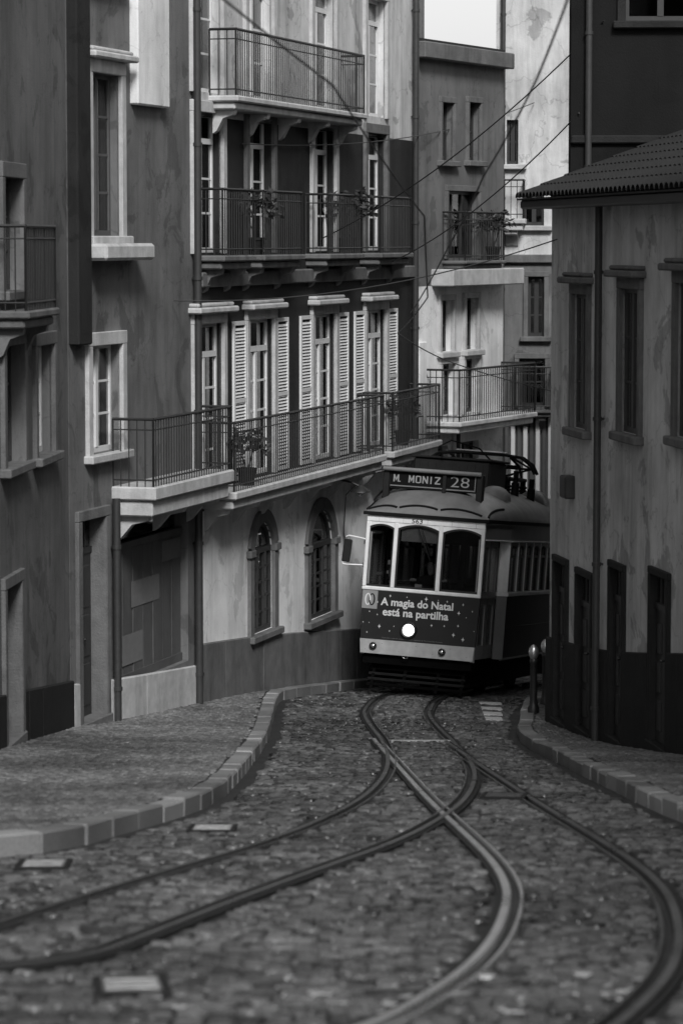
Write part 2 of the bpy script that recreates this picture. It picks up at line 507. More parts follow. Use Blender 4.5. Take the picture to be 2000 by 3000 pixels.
def sweep(P, profile, lift):
    """closed profile of (offset, height) swept along a ground path"""
    mb = MB()
    T = tangents(P)
    n = len(profile)
    for p, t in zip(P, T):
        nx, ny = t.y, -t.x
        z0 = g(p.x, p.y) + lift
        for o, h in profile:
            mb.v.append((p.x + nx * o, p.y + ny * o, z0 + h))
    for i in range(len(P) - 1):
        for k in range(n):
            mb.f.append((i * n + k, i * n + (k + 1) % n, (i + 1) * n + (k + 1) % n, (i + 1) * n + k))
    mb.f += [tuple(range(n)), tuple(range(len(mb.v) - 1, len(mb.v) - n - 1, -1))]
    return mb
def rail(P, lift, side, label, steel):
    """grooved street rail: head, groove, guard lip; side = +1 when the groove lies to the image-left"""
    root = empty('tram_rail', (P[0].x, P[0].y, g(P[0].x, P[0].y)))
    root.location = (0, 0, 0)
    s = side
    hd = [(-0.032 * s, -0.05), (-0.032 * s, 0.004), (-0.027 * s, 0.010), (0.017 * s, 0.010), (0.021 * s, 0.004), (0.021 * s, -0.05)]
    gr = [(0.019 * s, -0.060), (0.019 * s, -0.040), (0.076 * s, -0.040), (0.076 * s, -0.060)]
    lp = [(0.074 * s, -0.05), (0.074 * s, 0.002), (0.077 * s, 0.007), (0.092 * s, 0.007), (0.095 * s, 0.002), (0.095 * s, -0.05)]
    bd = [(-0.075 * s, -0.06), (-0.072 * s, -0.006), (-0.036 * s, -0.004), (-0.036 * s, -0.06)]
    sweep(P, hd, lift).build('rail_head', steel, root, True)
    sweep(P, gr, lift).build('groove', 'rail_dark', root)
    sweep(P, lp, lift).build('guard_lip', steel, root, True)
    sweep(P, bd, lift).build('bedding_strip', 'rail_dark', root)
    tag(root, label, 'rail', 'grooved tram rails in the street')
    return root
rail(A_path, 0.004, 1, 'right grooved rail under the tram, sweeping in a long curve to the lower left', 'rail_worn')
rail(B_path, 0.0025, -1, 'left grooved rail under the tram, bending away to the left', 'rail_worn')
rail(C_path, 0.0005, -1, 'grooved rail branching off at the switch and curving down to the bottom centre', 'rail_steel')
rail(D_path, 0.001, 1, 'outermost grooved rail curving to the lower right corner', 'rail_worn')
# steel strip across the track at the switch
pL, pR = on_ground(1142, 2171), on_ground(1318, 2171)
mb = MB()
for k in range(12):
    pass
L = (pR - pL).length
mb.cbox(0, L, -0.045, 0.045, -0.03, 0.012, 0.006)
bar = mb.build('steel_strip', 'strip_steel')
bar.location = (pL.x, pL.y, g(pL.x, pL.y))
bar.rotation_euler = (R(-5), math.atan2(-(g(pR.x, pR.y) - g(pL.x, pL.y)), L), math.atan2(pR.y - pL.y, pR.x - pL.x))
tag(bar, 'bright steel strip laid across the track between the rails at the switch', 'steel strip')

# kerb lines
LK = GP([(-60, 2545), (150, 2497), (400, 2425), (600, 2368), (680, 2310), (745, 2230), (790, 2150)])
LK = [(-9.0, 19.2), (-5.0, 19.6), (-3.2, 20.4)] + [tuple(p) for p in LK[1:]] + [(-0.98, 45.6), (-0.93, 47.0), (-0.72, 47.9), (-0.05, 50.3), (0.80, 53.3), (1.62, 56.0), (2.6, 58.1), (3.9, 60.4), (6.5, 62.5)]
RK = GP([(2000, 2412), (1750, 2292), (1600, 2213), (1510, 2162)])
RK = [(3.6, 4.0), (3.45, 12.0), (3.15, 21.0)] + [tuple(p) for p in RK] + [(2.55, 43.4), (2.72, 46.0), (3.02, 48.6), (3.75, 51.4), (5.0, 55.6), (6.6, 61.0)]
LKs, RKs = smooth_path(LK, 0.05, 2), smooth_path(RK, 0.05, 2)
LKn, RKn = np.array([p[:] for p in LKs]), np.array([p[:] for p in RKs])
LIFT = 0.13

def poly_inside(poly, X, Y):
    P = np.array(poly)
    ins = np.zeros(X.shape, bool)
    n = len(P)
    j = n - 1
    for i in range(n):
        xi, yi, xj, yj = P[i, 0], P[i, 1], P[j, 0], P[j, 1]
        c = ((yi > Y) != (yj > Y)) & (X < (xj - xi) * (Y - yi) / (yj - yi + 1e-12) + xi)
        ins ^= c
        j = i
    return ins
def decimate(n, k): return n[::k]
left_poly = [tuple(p) for p in LKn[::6]] + [(6.5, 66), (-1.0, 66), (-4.0, 45), (-5.5, 36), (-6, 28), (-12, 28), (-12, 19.2)]
right_poly = [tuple(p) for p in RKn[::6]] + [(9.0, 61), (9.0, 50), (5.5, 43), (7.5, 27), (7.5, 4.0)]

def stone_field(cx, cy, hw, hd, ang, z, rn, top=0.03):
    """numpy: one chamfered block for each centre -> verts (n*12, 3), quads"""
    n = len(cx)
    ch = 0.018
    sx = np.array([-1, 1, 1, -1]); sy = np.array([-1, -1, 1, 1])
    V = np.zeros((n, 12, 3))
    tx, ty = rn.normal(0, 0.03, n), rn.normal(0, 0.03, n)
    for lay, (ins, h) in enumerate(((0.0, -top), (0.002, -0.010), (ch, 0.0))):
        for k in range(4):
            lx = sx[k] * (hw - ins) * (1 + rn.normal(0, 0.05, n)); ly = sy[k] * (hd - ins) * (1 + rn.normal(0, 0.05, n))
            V[:, lay * 4 + k, 0] = cx + lx * np.cos(ang) - ly * np.sin(ang)
            V[:, lay * 4 + k, 1] = cy + lx * np.sin(ang) + ly * np.cos(ang)
            V[:, lay * 4 + k, 2] = z + h + (tx * lx + ty * ly if lay else 0)
    # follow the slope of the street under each block
    gz = g_np(V[:, :, 0], V[:, :, 1])
    V[:, :, 2] += gz
    q = [(8, 9, 10, 11)] + [(a * 4 + k, a * 4 + (k + 1) % 4, (a + 1) * 4 + (k + 1) % 4, (a + 1) * 4 + k) for a in (0, 1) for k in range(4)]
    F = np.array(q)[None, :, :] + (np.arange(n) * 12)[:, None, None]
    return V.reshape(-1, 3), F.reshape(-1, 4)
def field_object(name, V, F, mat, parent):
    me = bpy.data.meshes.new(name)
    me.vertices.add(len(V)); me.vertices.foreach_set('co', V.ravel())
    me.loops.add(F.size); me.loops.foreach_set('vertex_index', F.ravel().astype(np.int32))
    me.polygons.add(len(F))
    me.polygons.foreach_set('loop_start', np.arange(0, F.size, 4, dtype=np.int32))
    me.polygons.foreach_set('loop_total', np.full(len(F), 4, dtype=np.int32))
    me.update(calc_edges=True)
    me.validate()
    me.materials.append(MAT[mat])
    return link(name, me, parent)

# road setts in courses, clear of the rails
rails_pts = np.concatenate([np.array([p[:] for p in P]) for P in (A_path, B_path, C_path, D_path)])
cxs, cys, hws, hds = [], [], [], []
y = 9.5
row = 0
while y < 60:
    d = rng.uniform(0.095, 0.118)
    lim = 0.125 * y + 1.3
    x = -lim - (0.07 if row % 2 else 0) - rng.uniform(0, 0.03)
    while x < lim:
        w = rng.uniform(0.095, 0.145)
        cxs.append(x + w / 2); cys.append(y + d / 2 + 0.05 * math.sin(x * 1.3 + y * 0.2)); hws.append(w / 2 - 0.007); hds.append(d / 2 - 0.008)
        x += w
    y += d
    row += 1
cxs, cys, hws, hds = map(np.array, (cxs, cys, hws, hds))
keep = ~poly_inside(left_poly, cxs - 0.05, cys) & ~poly_inside(right_poly, cxs + 0.05, cys)
keep &= ~(poly_inside(left_poly, cxs - 0.16, cys) | poly_inside(right_poly, cxs + 0.16, cys))
keep &= (cxs > -14.75 + 0.287 * cys + 0.2) | (cys < 44)
cxs, cys, hws, hds = cxs[keep], cys[keep], hws[keep], hds[keep]
# the rails push the setts aside
md = np.full(len(cxs), 9.0)
for s in range(0, len(cxs), 2000):
    dx = cxs[s:s + 2000, None] - rails_pts[None, :, 0]; dy = cys[s:s + 2000, None] - rails_pts[None, :, 1]
    md[s:s + 2000] = np.sqrt((dx * dx + dy * dy).min(axis=1))
k2 = md > 0.125
cxs, cys, hws, hds, md = cxs[k2], cys[k2], hws[k2], hds[k2], md[k2]
hws = np.minimum(hws, np.maximum(0.03, md - 0.085))
V, F = stone_field(cxs, cys, hws, hds, rng.normal(0, 0.04, len(cxs)), rng.normal(0, 0.006, len(cxs)), rng)
# the 300 setts that show largest are parts of their own, the rest is one mass
inview = (np.abs(cxs) < cys / 9.0 * 0.98) & (cys > 12.75)
order = np.argsort(np.where(inview, cys, 1e9))[:300]
single = np.zeros(len(cxs), bool); single[order] = True
sett_meshes = []
for v in range(6):
    Vs, Fs = stone_field(np.zeros(1), np.zeros(1), np.ones(1) * 0.065, np.ones(1) * 0.052, np.zeros(1), np.zeros(1), np.random.default_rng(50 + v))
    Vs = Vs.copy(); Vs[:, 2] -= g_np(Vs[:, 0], Vs[:, 1])
    me = bpy.data.meshes.new('sett'); me.from_pydata(Vs.tolist(), [], Fs.tolist()); me.materials.append(MAT['sett']); sett_meshes.append(me)
slope = math.atan(-0.125)
for i in order:
    o = link('sett', sett_meshes[int(rng.integers(6))], road, (cxs[i], cys[i], g(cxs[i], cys[i]) + rng.normal(0, 0.006)))
    o.rotation_euler = (slope + rng.normal(0, 0.05), rng.normal(0, 0.05), rng.normal(0, 0.05))
    o.scale = (hws[i] / 0.065, hds[i] / 0.052, 1)
fm = np.repeat(~single, 9)
tag(field_object('setts', V, F[fm], 'sett', road), kind='stuff')

# pavements: raised sheet, small limestone blocks, kerb stones
def pavement(name, poly, spacing, lim):
    mb = MB()
    bm = bmesh.new()
    nk = len((LKn if 'left' in name else RKn)[::6])
    inset = offset_path([Vector(p) for p in poly[:nk]], -0.1 if 'left' in name else 0.1)
    inset = [p.lerp(p, 1) for p in inset]
    if 'left' in name: inset = offset_path([Vector(p) for p in poly[:nk]], -0.1)
    vs_ = [bm.verts.new((p[0], p[1], 0)) for p in list(inset) + list(poly[nk:])]
    f = bm.faces.new(vs_)
    bmesh.ops.triangulate(bm, faces=[f])
    for cut in range(16, 66, 2):
        bmesh.ops.bisect_plane(bm, geom=bm.verts[:] + bm.edges[:] + bm.faces[:], plane_co=(0, cut, 0), plane_no=(0, 1, 0))
    for cut in range(-10, 10, 2):
        bmesh.ops.bisect_plane(bm, geom=bm.verts[:] + bm.edges[:] + bm.faces[:], plane_co=(cut, 0, 0), plane_no=(1, 0, 0))
    for v in bm.verts: v.co.z = g(v.co.x, v.co.y) + LIFT - 0.022
    r = bmesh.ops.extrude_face_region(bm, geom=bm.faces[:])
    for e in r['geom']:
        if isinstance(e, bmesh.types.BMVert): e.co.z -= 0.2
    me = bpy.data.meshes.new(name); bm.to_mesh(me); bm.free()
    me.materials.append(MAT['dirt'])
    o = tag(link(name, me), kind='structure')
    X, Y = np.meshgrid(np.arange(lim[0], lim[1], spacing), np.arange(lim[2], lim[3], spacing))
    X = X + (np.arange(X.shape[0])[:, None] % 2) * spacing / 2
    X = (X + rng.normal(0, 0.006, X.shape)).ravel(); Y = (Y + rng.normal(0, 0.006, Y.shape)).ravel()
    k = poly_inside(poly, X, Y)
    K = np.array(LKn if 'left' in name else RKn)
    X, Y = X[k], Y[k]
    dmin = np.full(len(X), 9.0)
    for s in range(0, len(X), 3000):
        dd = np.hypot(X[s:s + 3000, None] - K[None, ::2, 0], Y[s:s + 3000, None] - K[None, ::2, 1])
        dmin[s:s + 3000] = dd.min(axis=1)
    k = (dmin > 0.24) & (np.abs(X) < Y * 0.125 + 1.2)
    X, Y = X[k], Y[k]
    h = spacing / 2 - 0.005
    V, F = stone_field(X, Y, np.full(len(X), h), np.full(len(X), h), rng.normal(0, 0.08, len(X)), LIFT + rng.normal(0, 0.003, len(X)), rng, 0.02)
    tag(field_object('paving_stones', V, F, 'paving', o), kind='stuff')
    return o
pav_l = pavement('pavement_left', left_poly, 0.095, (-9, 5, 19, 58))
pav_r = pavement('pavement_right', right_poly, 0.095, (1.5, 6, 10, 58))
def kerbs(P, parent, side, y0, y1):
    """kerb stones one by one, 0.85 m long, along the edge"""
    step = 17
    for i in range(0, len(P) - step, step):
        a, b = P[i], P[i + step]
        if not (y0 < a.y < y1): continue
        t = (b - a); L = t.length; t = t / L
        inn = Vector((-t.y, t.x)) * side        # towards the pavement
        mb = MB()
        mb.cbox(-L / 2 + 0.006, L / 2 - 0.006, 0, 0.20, -0.22, 0.0, 0.016)
        mid = (a + b) / 2
        o = mb.build('kerb_stone', 'kerb', parent)
        za, zb = g(a.x, a.y), g(b.x, b.y)
        ax = Vector((t.x * L, t.y * L, zb - za)).normalized()
        ay = Vector((inn.x, inn.y, 0)); ay = (ay - ax * ay.dot(ax)).normalized()
        az = ax.cross(ay)
        if az.z < 0: ax, az = -ax, -az
        M = Matrix((ax, ay, az)).transposed().to_4x4()
        M.translation = (mid.x, mid.y, (za + zb) / 2 + LIFT + rng.normal(0, 0.007))
        o.matrix_world = M @ Matrix.Rotation(rng.normal(0, 0.012), 4, 'Z') @ Matrix.Rotation(rng.normal(0, 0.02), 4, 'X')
kerbs(LKs, pav_l, 1, 19, 58)
kerbs(RKs, pav_r, -1, 10, 58)

# metal covers in the road
def cover(px, py, w, d, rz, label, lid='cover_metal'):
    p = on_ground(px, py)
    root = empty('utility_cover', (p.x, p.y, g(p.x, p.y)), rz)
    dz = (g(p.x, p.y + 0.5) - g(p.x, p.y - 0.5))
    root.rotation_euler = (math.atan(dz), 0, rz)
    mb = MB()
    f = 0.035
    for a in ((-w / 2, w / 2, -d / 2, -d / 2 + f), (-w / 2, w / 2, d / 2 - f, d / 2), (-w / 2, -w / 2 + f, -d / 2 + f, d / 2 - f), (w / 2 - f, w / 2, -d / 2 + f, d / 2 - f)):
        mb.box(a[0], a[1], a[2], a[3], -0.03, 0.018)
    mb.build('frame', 'rail_dark', root)
    mb = MB()
    mb.cbox(-w / 2 + f + .004, w / 2 - f - .004, -d / 2 + f + .004, d / 2 - f - .004, -0.02, 0.016, 0.004)
    for k in range(1, 4): mb.box(-w / 2 + f + .02, w / 2 - f - .02, -d / 2 + k * d / 4 - .01, -d / 2 + k * d / 4 + .01, 0.0155, 0.019)
    mb.build('lid', lid, root)
    tag(root, label, 'utility cover', 'metal covers set in the road')
cover(128, 2536, 0.36, 0.75, 0.05, 'steel utility cover in the road near the left edge below the kerb')
cover(622, 2430, 0.38, 0.75, 0.0, 'bright steel utility cover in the road just below the left kerb bend')
cover(385, 2893, 0.34, 0.65, 0.1, 'steel utility cover in the road at the lower left')
cover(1476, 2334, 0.42, 0.8, -0.1, 'dull utility cover beside the outer rail bend on the right', 'cover_dull')
mk = empty('road_marking')
for k in range(4):
    p = on_ground(1436 + 3 * k, 2062 + 15 * k)
    mb = MB()
    W = 0.17 - 0.015 * k
    pts = [(p.x - W, p.y - .22), (p.x + W, p.y - .22), (p.x + W, p.y + .22), (p.x - W, p.y + .22)]
    mb.add([(x, y_, g(x, y_) + 0.014) for x, y_ in pts] + [(x, y_, g(x, y_) - 0.01) for x, y_ in pts], [(0, 1, 2, 3), (0, 4, 5, 1), (1, 5, 6, 2), (2, 6, 7, 3), (3, 7, 4, 0)])
    mb.build('painted_dash', 'road_paint', mk)
tag(mk, 'worn white painted dashes on the setts beside the right kerb', 'road marking', kind='structure')

# ------------------------------------------------------------------ buildings
class House:
    """facade from P to Q in plan (the inside lies to the left of P->Q); local x along the facade, y inward, z up from the base"""
    def __init__(s, name, label, P, Q, top, back, group=None, base=None):
        s.P, s.Q = Vector(P), Vector(Q)
        t = s.Q - s.P
        s.L = t.length
        s.t = t / s.L
        s.base = (min(g(P[0], P[1]), g(Q[0], Q[1])) - 0.4) if base is None else base
        s.H = top - s.base
        s.root = empty(name, (P[0], P[1], s.base), math.atan2(t.y, t.x))
        tag(s.root, label, 'building', group)
        s.holes = []
        s.back = back                                   # list of world points closing the footprint from Q back to P
        s.todo = []
    def u(s, px):
        """distance along the facade seen at photo column px"""
        k = (px - CX) / FPX
        # P + t*u with x = k*y (camera axis pitch is small; iterate once for it)
        return (k * s.P.y - s.P.x) / (s.t.x - k * s.t.y)
    def D(s, u): return s.P.y + s.t.y * u
    def z(s, py, u): return at_depth(CX, py, s.D(u)).z - s.base
    def loc(s, w):
        """world xy -> local xy"""
        d = Vector(w) - s.P
        n = Vector((-s.t.y, s.t.x))
        return (d.dot(s.t), d.dot(n))
    def gz(s, u, out=0.1):
        p = s.P + s.t * u + Vector((s.t.y, -s.t.x)) * out
        return g(p.x, p.y) + LIFT - s.base
    def finish(s, bands, roof_mat='tiles', depth=0.24, ridge=None, side_mat=None):
        """bands: list of (z0, z1, material, proud) wall bands from the base up"""
        for z0, z1, m, proud in bands:
            hs = []
            for h in s.holes:
                a, b, c, d = h[:4]
                if d <= z0 + 1e-4 or c >= z1 - 1e-4: continue
                if len(h) > 4 and h[4] and d < z1 + 1e-4 and c >= z0 - 1e-4: hs.append(h)
                else: hs.append((a, b, max(c, z0), min(d, z1)))
            o = wall_mb(0, s.L, z0, z1, hs, depth).build('wall', m, s.root)
            o.location.y = -proud
        pts = [s.loc(w) for w in s.back]
        loop = [(s.L, 0)] + pts + [(0, 0)]
        mb = MB()
        for a, b in zip(loop, loop[1:]):
            mb.quad((a[0], a[1], 0), (b[0], b[1], 0), (b[0], b[1], s.H), (a[0], a[1], s.H))
        mb.build('side_wall', side_mat or bands[-1][2], s.root)
        mb = MB()
        poly = [(0, -0.02), (s.L, -0.02)] + pts
        mb.slab(poly, s.H, s.H + 0.15)
        mb.build('roof', roof_mat, s.root)
        d = max(p[1] for p in pts)
        mb = MB(); mb.box(0.05, s.L - 0.05, min(2.2, d * 0.6), min(2.25, d * 0.62), 0.1, s.H - 0.05)
        mb.build('inner_wall', 'room', s.root)

    def window(s, x0, x1, z0, z1, arch=0.0, cols=2, rows=3, frame='wood_white', surround='stone_light', sw=0.12, curtain=None, sill=True, depth=0.15,
               shutters=None, hood=False, proud=0.0, transom=0.0):
        s.holes.append((x0, x1, z0, z1, arch) if arch else (x0, x1, z0, z1))
        w = empty('window', (0, -proud, 0)); w.parent = s.root
        fw = 0.055
        # fixed frame
        mb = MB()
        yy0, yy1 = depth - 0.03, depth + 0.03
        mb.box(x0, x0 + fw, yy0, yy1, z0, z1 - arch * 0.9); mb.box(x1 - fw, x1, yy0, yy1, z0, z1 - arch * 0.9)
        mb.box(x0 + fw, x1 - fw, yy0, yy1, z0, z0 + fw * 1.3)
        if arch:
            ap = arch_pts(x0, x1, z1, arch, 12); ip = arch_pts(x0 + fw, x1 - fw, z1 - fw, arch, 12)
            for i in range(12):
                a, b, c, d = ap[i], ap[i + 1], ip[i + 1], ip[i]
                mb.prism([d, c, b, a], yy0, yy1)
            sz = z1 - arch
            mb.box(x0 + fw, x1 - fw, yy0 - .02, yy1, sz - 0.04, sz + 0.04)
            zt = sz - 0.04
        else:
            mb.box(x0 + fw, x1 - fw, yy0, yy1, z1 - fw, z1)
            zt = z1 - fw
            if transom:
                zt = z1 - transom
                mb.box(x0 + fw, x1 - fw, yy0 - .015, yy1, zt - 0.04, zt + 0.04)
                zt -= 0.04
        gx0, gx1, gz0 = x0 + fw, x1 - fw, z0 + fw * 1.3
        mt = 0.030
        for i in range(1, cols):
            xm = gx0 + (gx1 - gx0) * i / cols
            hw = 0.045 if (cols == 2 or i * 2 == cols) else mt / 2
            mb.box(xm - hw, xm + hw, yy0 - 0.01, yy1, gz0, zt)
        for j in range(1, rows):
            zm = gz0 + (zt - gz0) * j / rows
            mb.box(gx0, gx1, yy0 + 0.012, yy1 - 0.012, zm - mt / 2, zm + mt / 2)
        mb.build('frame', frame, w)
        for i in range(cols):
            for j in range(rows):
                a, b = gx0 + (gx1 - gx0) * i / cols, gx0 + (gx1 - gx0) * (i + 1) / cols
                c, d = gz0 + (zt - gz0) * j / rows, gz0 + (zt - gz0) * (j + 1) / rows
                m2 = MB(); m2.box(a - .004, b + .004, depth - 0.006 + 0.0007 * i, depth + 0.0007 * i, c - .004, d + .004)
                m2.build('pane', 'window_glass', w)
        if arch or transom:
            m2 = MB()
            if arch:
                ip = arch_pts(x0 + fw * .8, x1 - fw * .8, z1 - fw * .8, arch, 12)
                m2.prism(ip[::-1] + [(x0 + fw * .8, z1 - arch), (x1 - fw * .8, z1 - arch)][:0], depth - 0.004, depth + 0.002)
            else: m2.box(gx0, gx1, depth - .004, depth + .002, zt + .06, z1 - fw * .8)
            m2.build('pane', 'window_glass', w)
        if surround:
            mb = MB()
            y0, y1 = -0.055, 0.03
            if arch:
                ap = arch_pts(x0, x1, z1, arch, 12); op = arch_pts(x0 - sw, x1 + sw, z1 + sw, arch + sw * 0.55, 12)
                for i in range(12): mb.prism([ap[i], ap[i + 1], op[i + 1], op[i]], y0, y1)
                zs_ = ap[0][1]
                mb.cbox(x0 - sw, x0, y0, y1, z0 - 0.02, zs_ + 0.02, .008); mb.cbox(x1, x1 + sw, y0, y1, z0 - 0.02, zs_ + 0.02, .008)
                mb.cbox(x0 - sw - .05, x0 + .01, y0 - .03, y1, zs_ - .06, zs_ + .05, .008); mb.cbox(x1 - .01, x1 + sw + .05, y0 - .03, y1, zs_ - .06, zs_ + .05, .008)
            else:
                mb.cbox(x0 - sw, x0, y0, y1, z0 - 0.02, z1, .008); mb.cbox(x1, x1 + sw, y0, y1, z0 - 0.02, z1, .008)
                mb.cbox(x0 - sw - .003, x1 + sw + .003, y0 - .003, y1, z1, z1 + sw * 1.1, .008)
            mb.build('surround', surround, w)
        if hood:
            mb = MB(); hx = 0.12 + sw
            mb.cbox(x0 - hx, x1 + hx, -0.20, 0.02, z1 + sw * 1.1 + .002, z1 + sw * 1.1 + 0.09, .02)
            mb.cbox(x0 - hx + .05, x1 + hx - .05, -0.14, 0.02, z1 + sw * 1.1 + 0.092, z1 + sw * 1.1 + 0.15, .02)
            mb.build('hood', surround or 'stone_light', w)
        if sill:
            mb = MB(); mb.cbox(x0 - sw - .06, x1 + sw + .06, -0.13, depth - 0.03, z0 - 0.11, z0 - 0.002, .015)
            mb.build('sill', surround or 'stone_light', w)
        if curtain:
            m2 = MB()
            nseg = 22
            ww = (gx1 - gx0) * 0.47
            for side in (0, 1):
                xa = gx0 if side == 0 else gx1 - ww
                ph = random.uniform(0, 6)
                ring = [(xa + ww * i / nseg, depth + 0.09 + 0.025 * math.sin(i * 1.9 + ph)) for i in range(nseg + 1)]
                for a, b in zip(ring, ring[1:]):
                    m2.quad((a[0], a[1], gz0), (b[0], b[1], gz0), (b[0], b[1], zt + .02), (a[0], a[1], zt + .02))
            m2.build('curtain', curtain, w, True)
        if shutters:
            # pair of outside louvred shutters folded back against the wall
            for side in (0, 1):
                ws = (x1 - x0) / 2
                xa = x0 - sw - ws - .01 if side == 0 else x1 + sw + .01
                sh = MB()
                sh.box(xa, xa + .06, -.045, -.008, z0, z1); sh.box(xa + ws - .06, xa + ws, -.045, -.008, z0, z1)
                for zz in (z0, (z0 + z1) / 2 - .03, z1 - .06): sh.box(xa + .06, xa + ws - .06, -.043, -.01, zz, zz + .06)
                zz = z0 + .09
                while zz < z1 - .1:
                    sh.add([(xa + .06, -.036, zz), (xa + ws - .06, -.036, zz), (xa + ws - .06, -.014, zz + .035), (xa + .06, -.014, zz + .035)], [(0, 1, 2, 3)])
                    zz += .05
                sh.build('shutter', shutters, w)
        return w

    def door(s, x0, x1, z0, z1, mat='wood_dark', surround='stone_mid', sw=0.14, leaves=2, fan=0.45, depth=0.18, panels=3):
        s.holes.append((x0, x1, z0, z1))
        d = empty('door'); d.parent = s.root
        zt = z1 - fan
        for i in range(leaves):
            a, b = x0 + (x1 - x0) * i / leaves + .006, x0 + (x1 - x0) * (i + 1) / leaves - .006
            mb = MB(); mb.box(a, b, depth, depth + .05, z0, zt - .03)
            m = 0.09
            for k in range(panels):
                c = z0 + .15 + (zt - .1 - z0 - .15) * k / panels; e = z0 + .15 + (zt - .1 - z0 - .15) * (k + 1) / panels - .09
                if b - a > 2.5 * m: mb.cbox(a + m, b - m, depth - .018, depth + .01, c, e, .016)
            mb.build('leaf', mat, d)
        if fan > 0.1:
            mb = MB(); mb.box(x0, x1, depth - .02, depth + .05, zt - .03, zt + .05)
            for k in range(1, 4): mb.box(x0 + (x1 - x0) * k / 4 - .015, x0 + (x1 - x0) * k / 4 + .015, depth, depth + .03, zt + .05, z1)
            mb.build('transom', mat, d)
            mb = MB(); mb.box(x0, x1, depth + .01, depth + .016, zt + .05, z1); mb.build('fanlight', 'window_glass', d)
        if surround:
            mb = MB()
            mb.cbox(x0 - sw, x0, -.05, .03, z0 - .3, z1, .01); mb.cbox(x1, x1 + sw, -.05, .03, z0 - .3, z1, .01); mb.cbox(x0 - sw - .003, x1 + sw + .003, -.054, .03, z1, z1 + sw, .01)
            mb.build('surround', surround, d)
        mb = MB(); zg = min(s.gz(x0), s.gz(x1))
        mb.cbox(x0 - sw - .01, x1 + sw + .01, -.07, depth + .04, zg - .4, z0 + .012, .012); mb.build('threshold', surround or 'stone_mid', d)
        mb = MB(); mb.box(x0 - .001, x0 + .014, -.045, depth + .01, z0 + .012, z1); mb.box(x1 - .014, x1 + .001, -.045, depth + .01, z0 + .012, z1); mb.build('jamb', surround or 'stone_mid', d)
        mb = MB(); xm = (x0 + x1) / 2 + .07
        mb.lathe([(0.0, -.075), (.022, -.07), (.026, -.05), (.012, -.03), (.012, 0.0)], (xm, depth, z0 + 1.05), 'y', 10); mb.build('handle', 'iron', d)
        return d

    def balcony(s, x0, x1, z, out=0.5, rail_h=0.95, slab='stone_light', th=0.16, iron='iron', corbels=3, front=0.0):
        b = empty('balcony'); b.parent = s.root
        mb = MB()
        mb.cbox(x0, x1, -out, .03, z - th * .45, z, .02)
        mb.cbox(x0 + .06, x1 - .06, -out + .07, .03, z - th, z - th * .45 - .002, .02)
        mb.build('slab', slab, b)
        r = MB()
        yo = -out + .05
        path = [(x0 + .05, .0), (x0 + .05, yo), (x1 - .05, yo), (x1 - .05, .0)]
        for a, c in zip(path, path[1:]):
            L = math.dist(a, c)
            for zz, rr in ((z + rail_h, .022), (z + .09, .012), (z + rail_h - .14, .010)):
                r.tube([(a[0], a[1], zz), (c[0], c[1], zz)], rr, 6)
            n = max(1, int(L / .105))
            for i in range(n + 1):
                x, y_ = a[0] + (c[0] - a[0]) * i / n, a[1] + (c[1] - a[1]) * i / n
                r.tube([(x, y_, z), (x, y_, z + rail_h)], .0085 if 0 < i < n else .016, 5)
        r.build('railing', iron, b)
        for i in range(corbels):
            xc = x0 + .25 + (x1 - x0 - .5) * i / max(1, corbels - 1)
            c = MB()
            c.v = []; prof_ = [(0, z - th - .002), (-out * .75, z - th - .002), (-out * .70, z - th - .07), (-out * .35, z - th - .12), (-.06, z - th - .30), (0, z - th - .34)]
            n = len(prof_)
            c.add([(xc - .07, y_, zz) for y_, zz in prof_] + [(xc + .07, y_, zz) for y_, zz in prof_],
                  [tuple(range(n)), tuple(range(2 * n - 1, n - 1, -1))] + [(i_, i_ + n, (i_ + 1) % n + n, (i_ + 1) % n) for i_ in range(n)])
            c.build('corbel', slab, b)
        return b
    def band(s, name, z0, z1, out, mat, x0=None, x1=None, c=.02):
        mb = MB(); mb.cbox(0 if x0 is None else x0, s.L if x1 is None else x1, -out, .02, z0, z1, c)
        return mb.build(name, mat, s.root)
    def plinth(s, h, out, mat, skip=()):
        """stone base course following the street, in blocks"""
        x = 0.0
        while x < s.L - .01:
            w = min(random.uniform(.7, 1.15), s.L - x)
            xa, xb = x + .004, x + w - .004
            for a, b in skip:
                if xa < b and xb > a:
                    if xa < a - .08: xb = a
                    elif xb > b + .08: xa = b
                    else: xa = xb = None
                    break
            if xa is not None and xb - xa > .05:
                za, zb = s.gz(xa), s.gz(xb)
                o_ = -out - random.uniform(0, .008)
                mb = MB(); mb.add([(xa, o_, za - .5), (xb, o_, zb - .5), (xb, .015, zb - .5), (xa, .015, za - .5), (xa, o_, za + h - .014), (xb, o_, zb + h - .014), (xb, .015, zb + h), (xa, .015, za + h),
                    (xa, o_ + .014, za + h), (xb, o_ + .014, zb + h)], [(0, 1, 5, 4), (4, 5, 9, 8), (8, 9, 6, 7), (1, 2, 6, 9, 5), (0, 4, 8, 7, 3), (0, 3, 2, 1), (2, 3, 7, 6)]); mb.build('plinth_stone', mat, s.root)
            x += w
    def pipe(s, x, z0, z1, r=.05, mat='zinc', out=.09):
        mb = MB(); mb.tube([(x, -out, z0), (x, -out, z1)], r, 10)
        zz = z0 + .4
        while zz < z1:
            mb.lathe([(r + .012, 0), (r + .012, .05)], (x, -out, zz), 'z', 10); mb.box(x - .012, x + .012, -out, .02, zz + .01, zz + .04)
            zz += 1.9
        mb.build('drainpipe', mat, s.root, True)

def line_left(px):                                      # the left-hand building line of the street
    D = 14.75 / (0.287 - (px - 1000) / 9000)
    return (-14.75 + 0.287 * D, D)

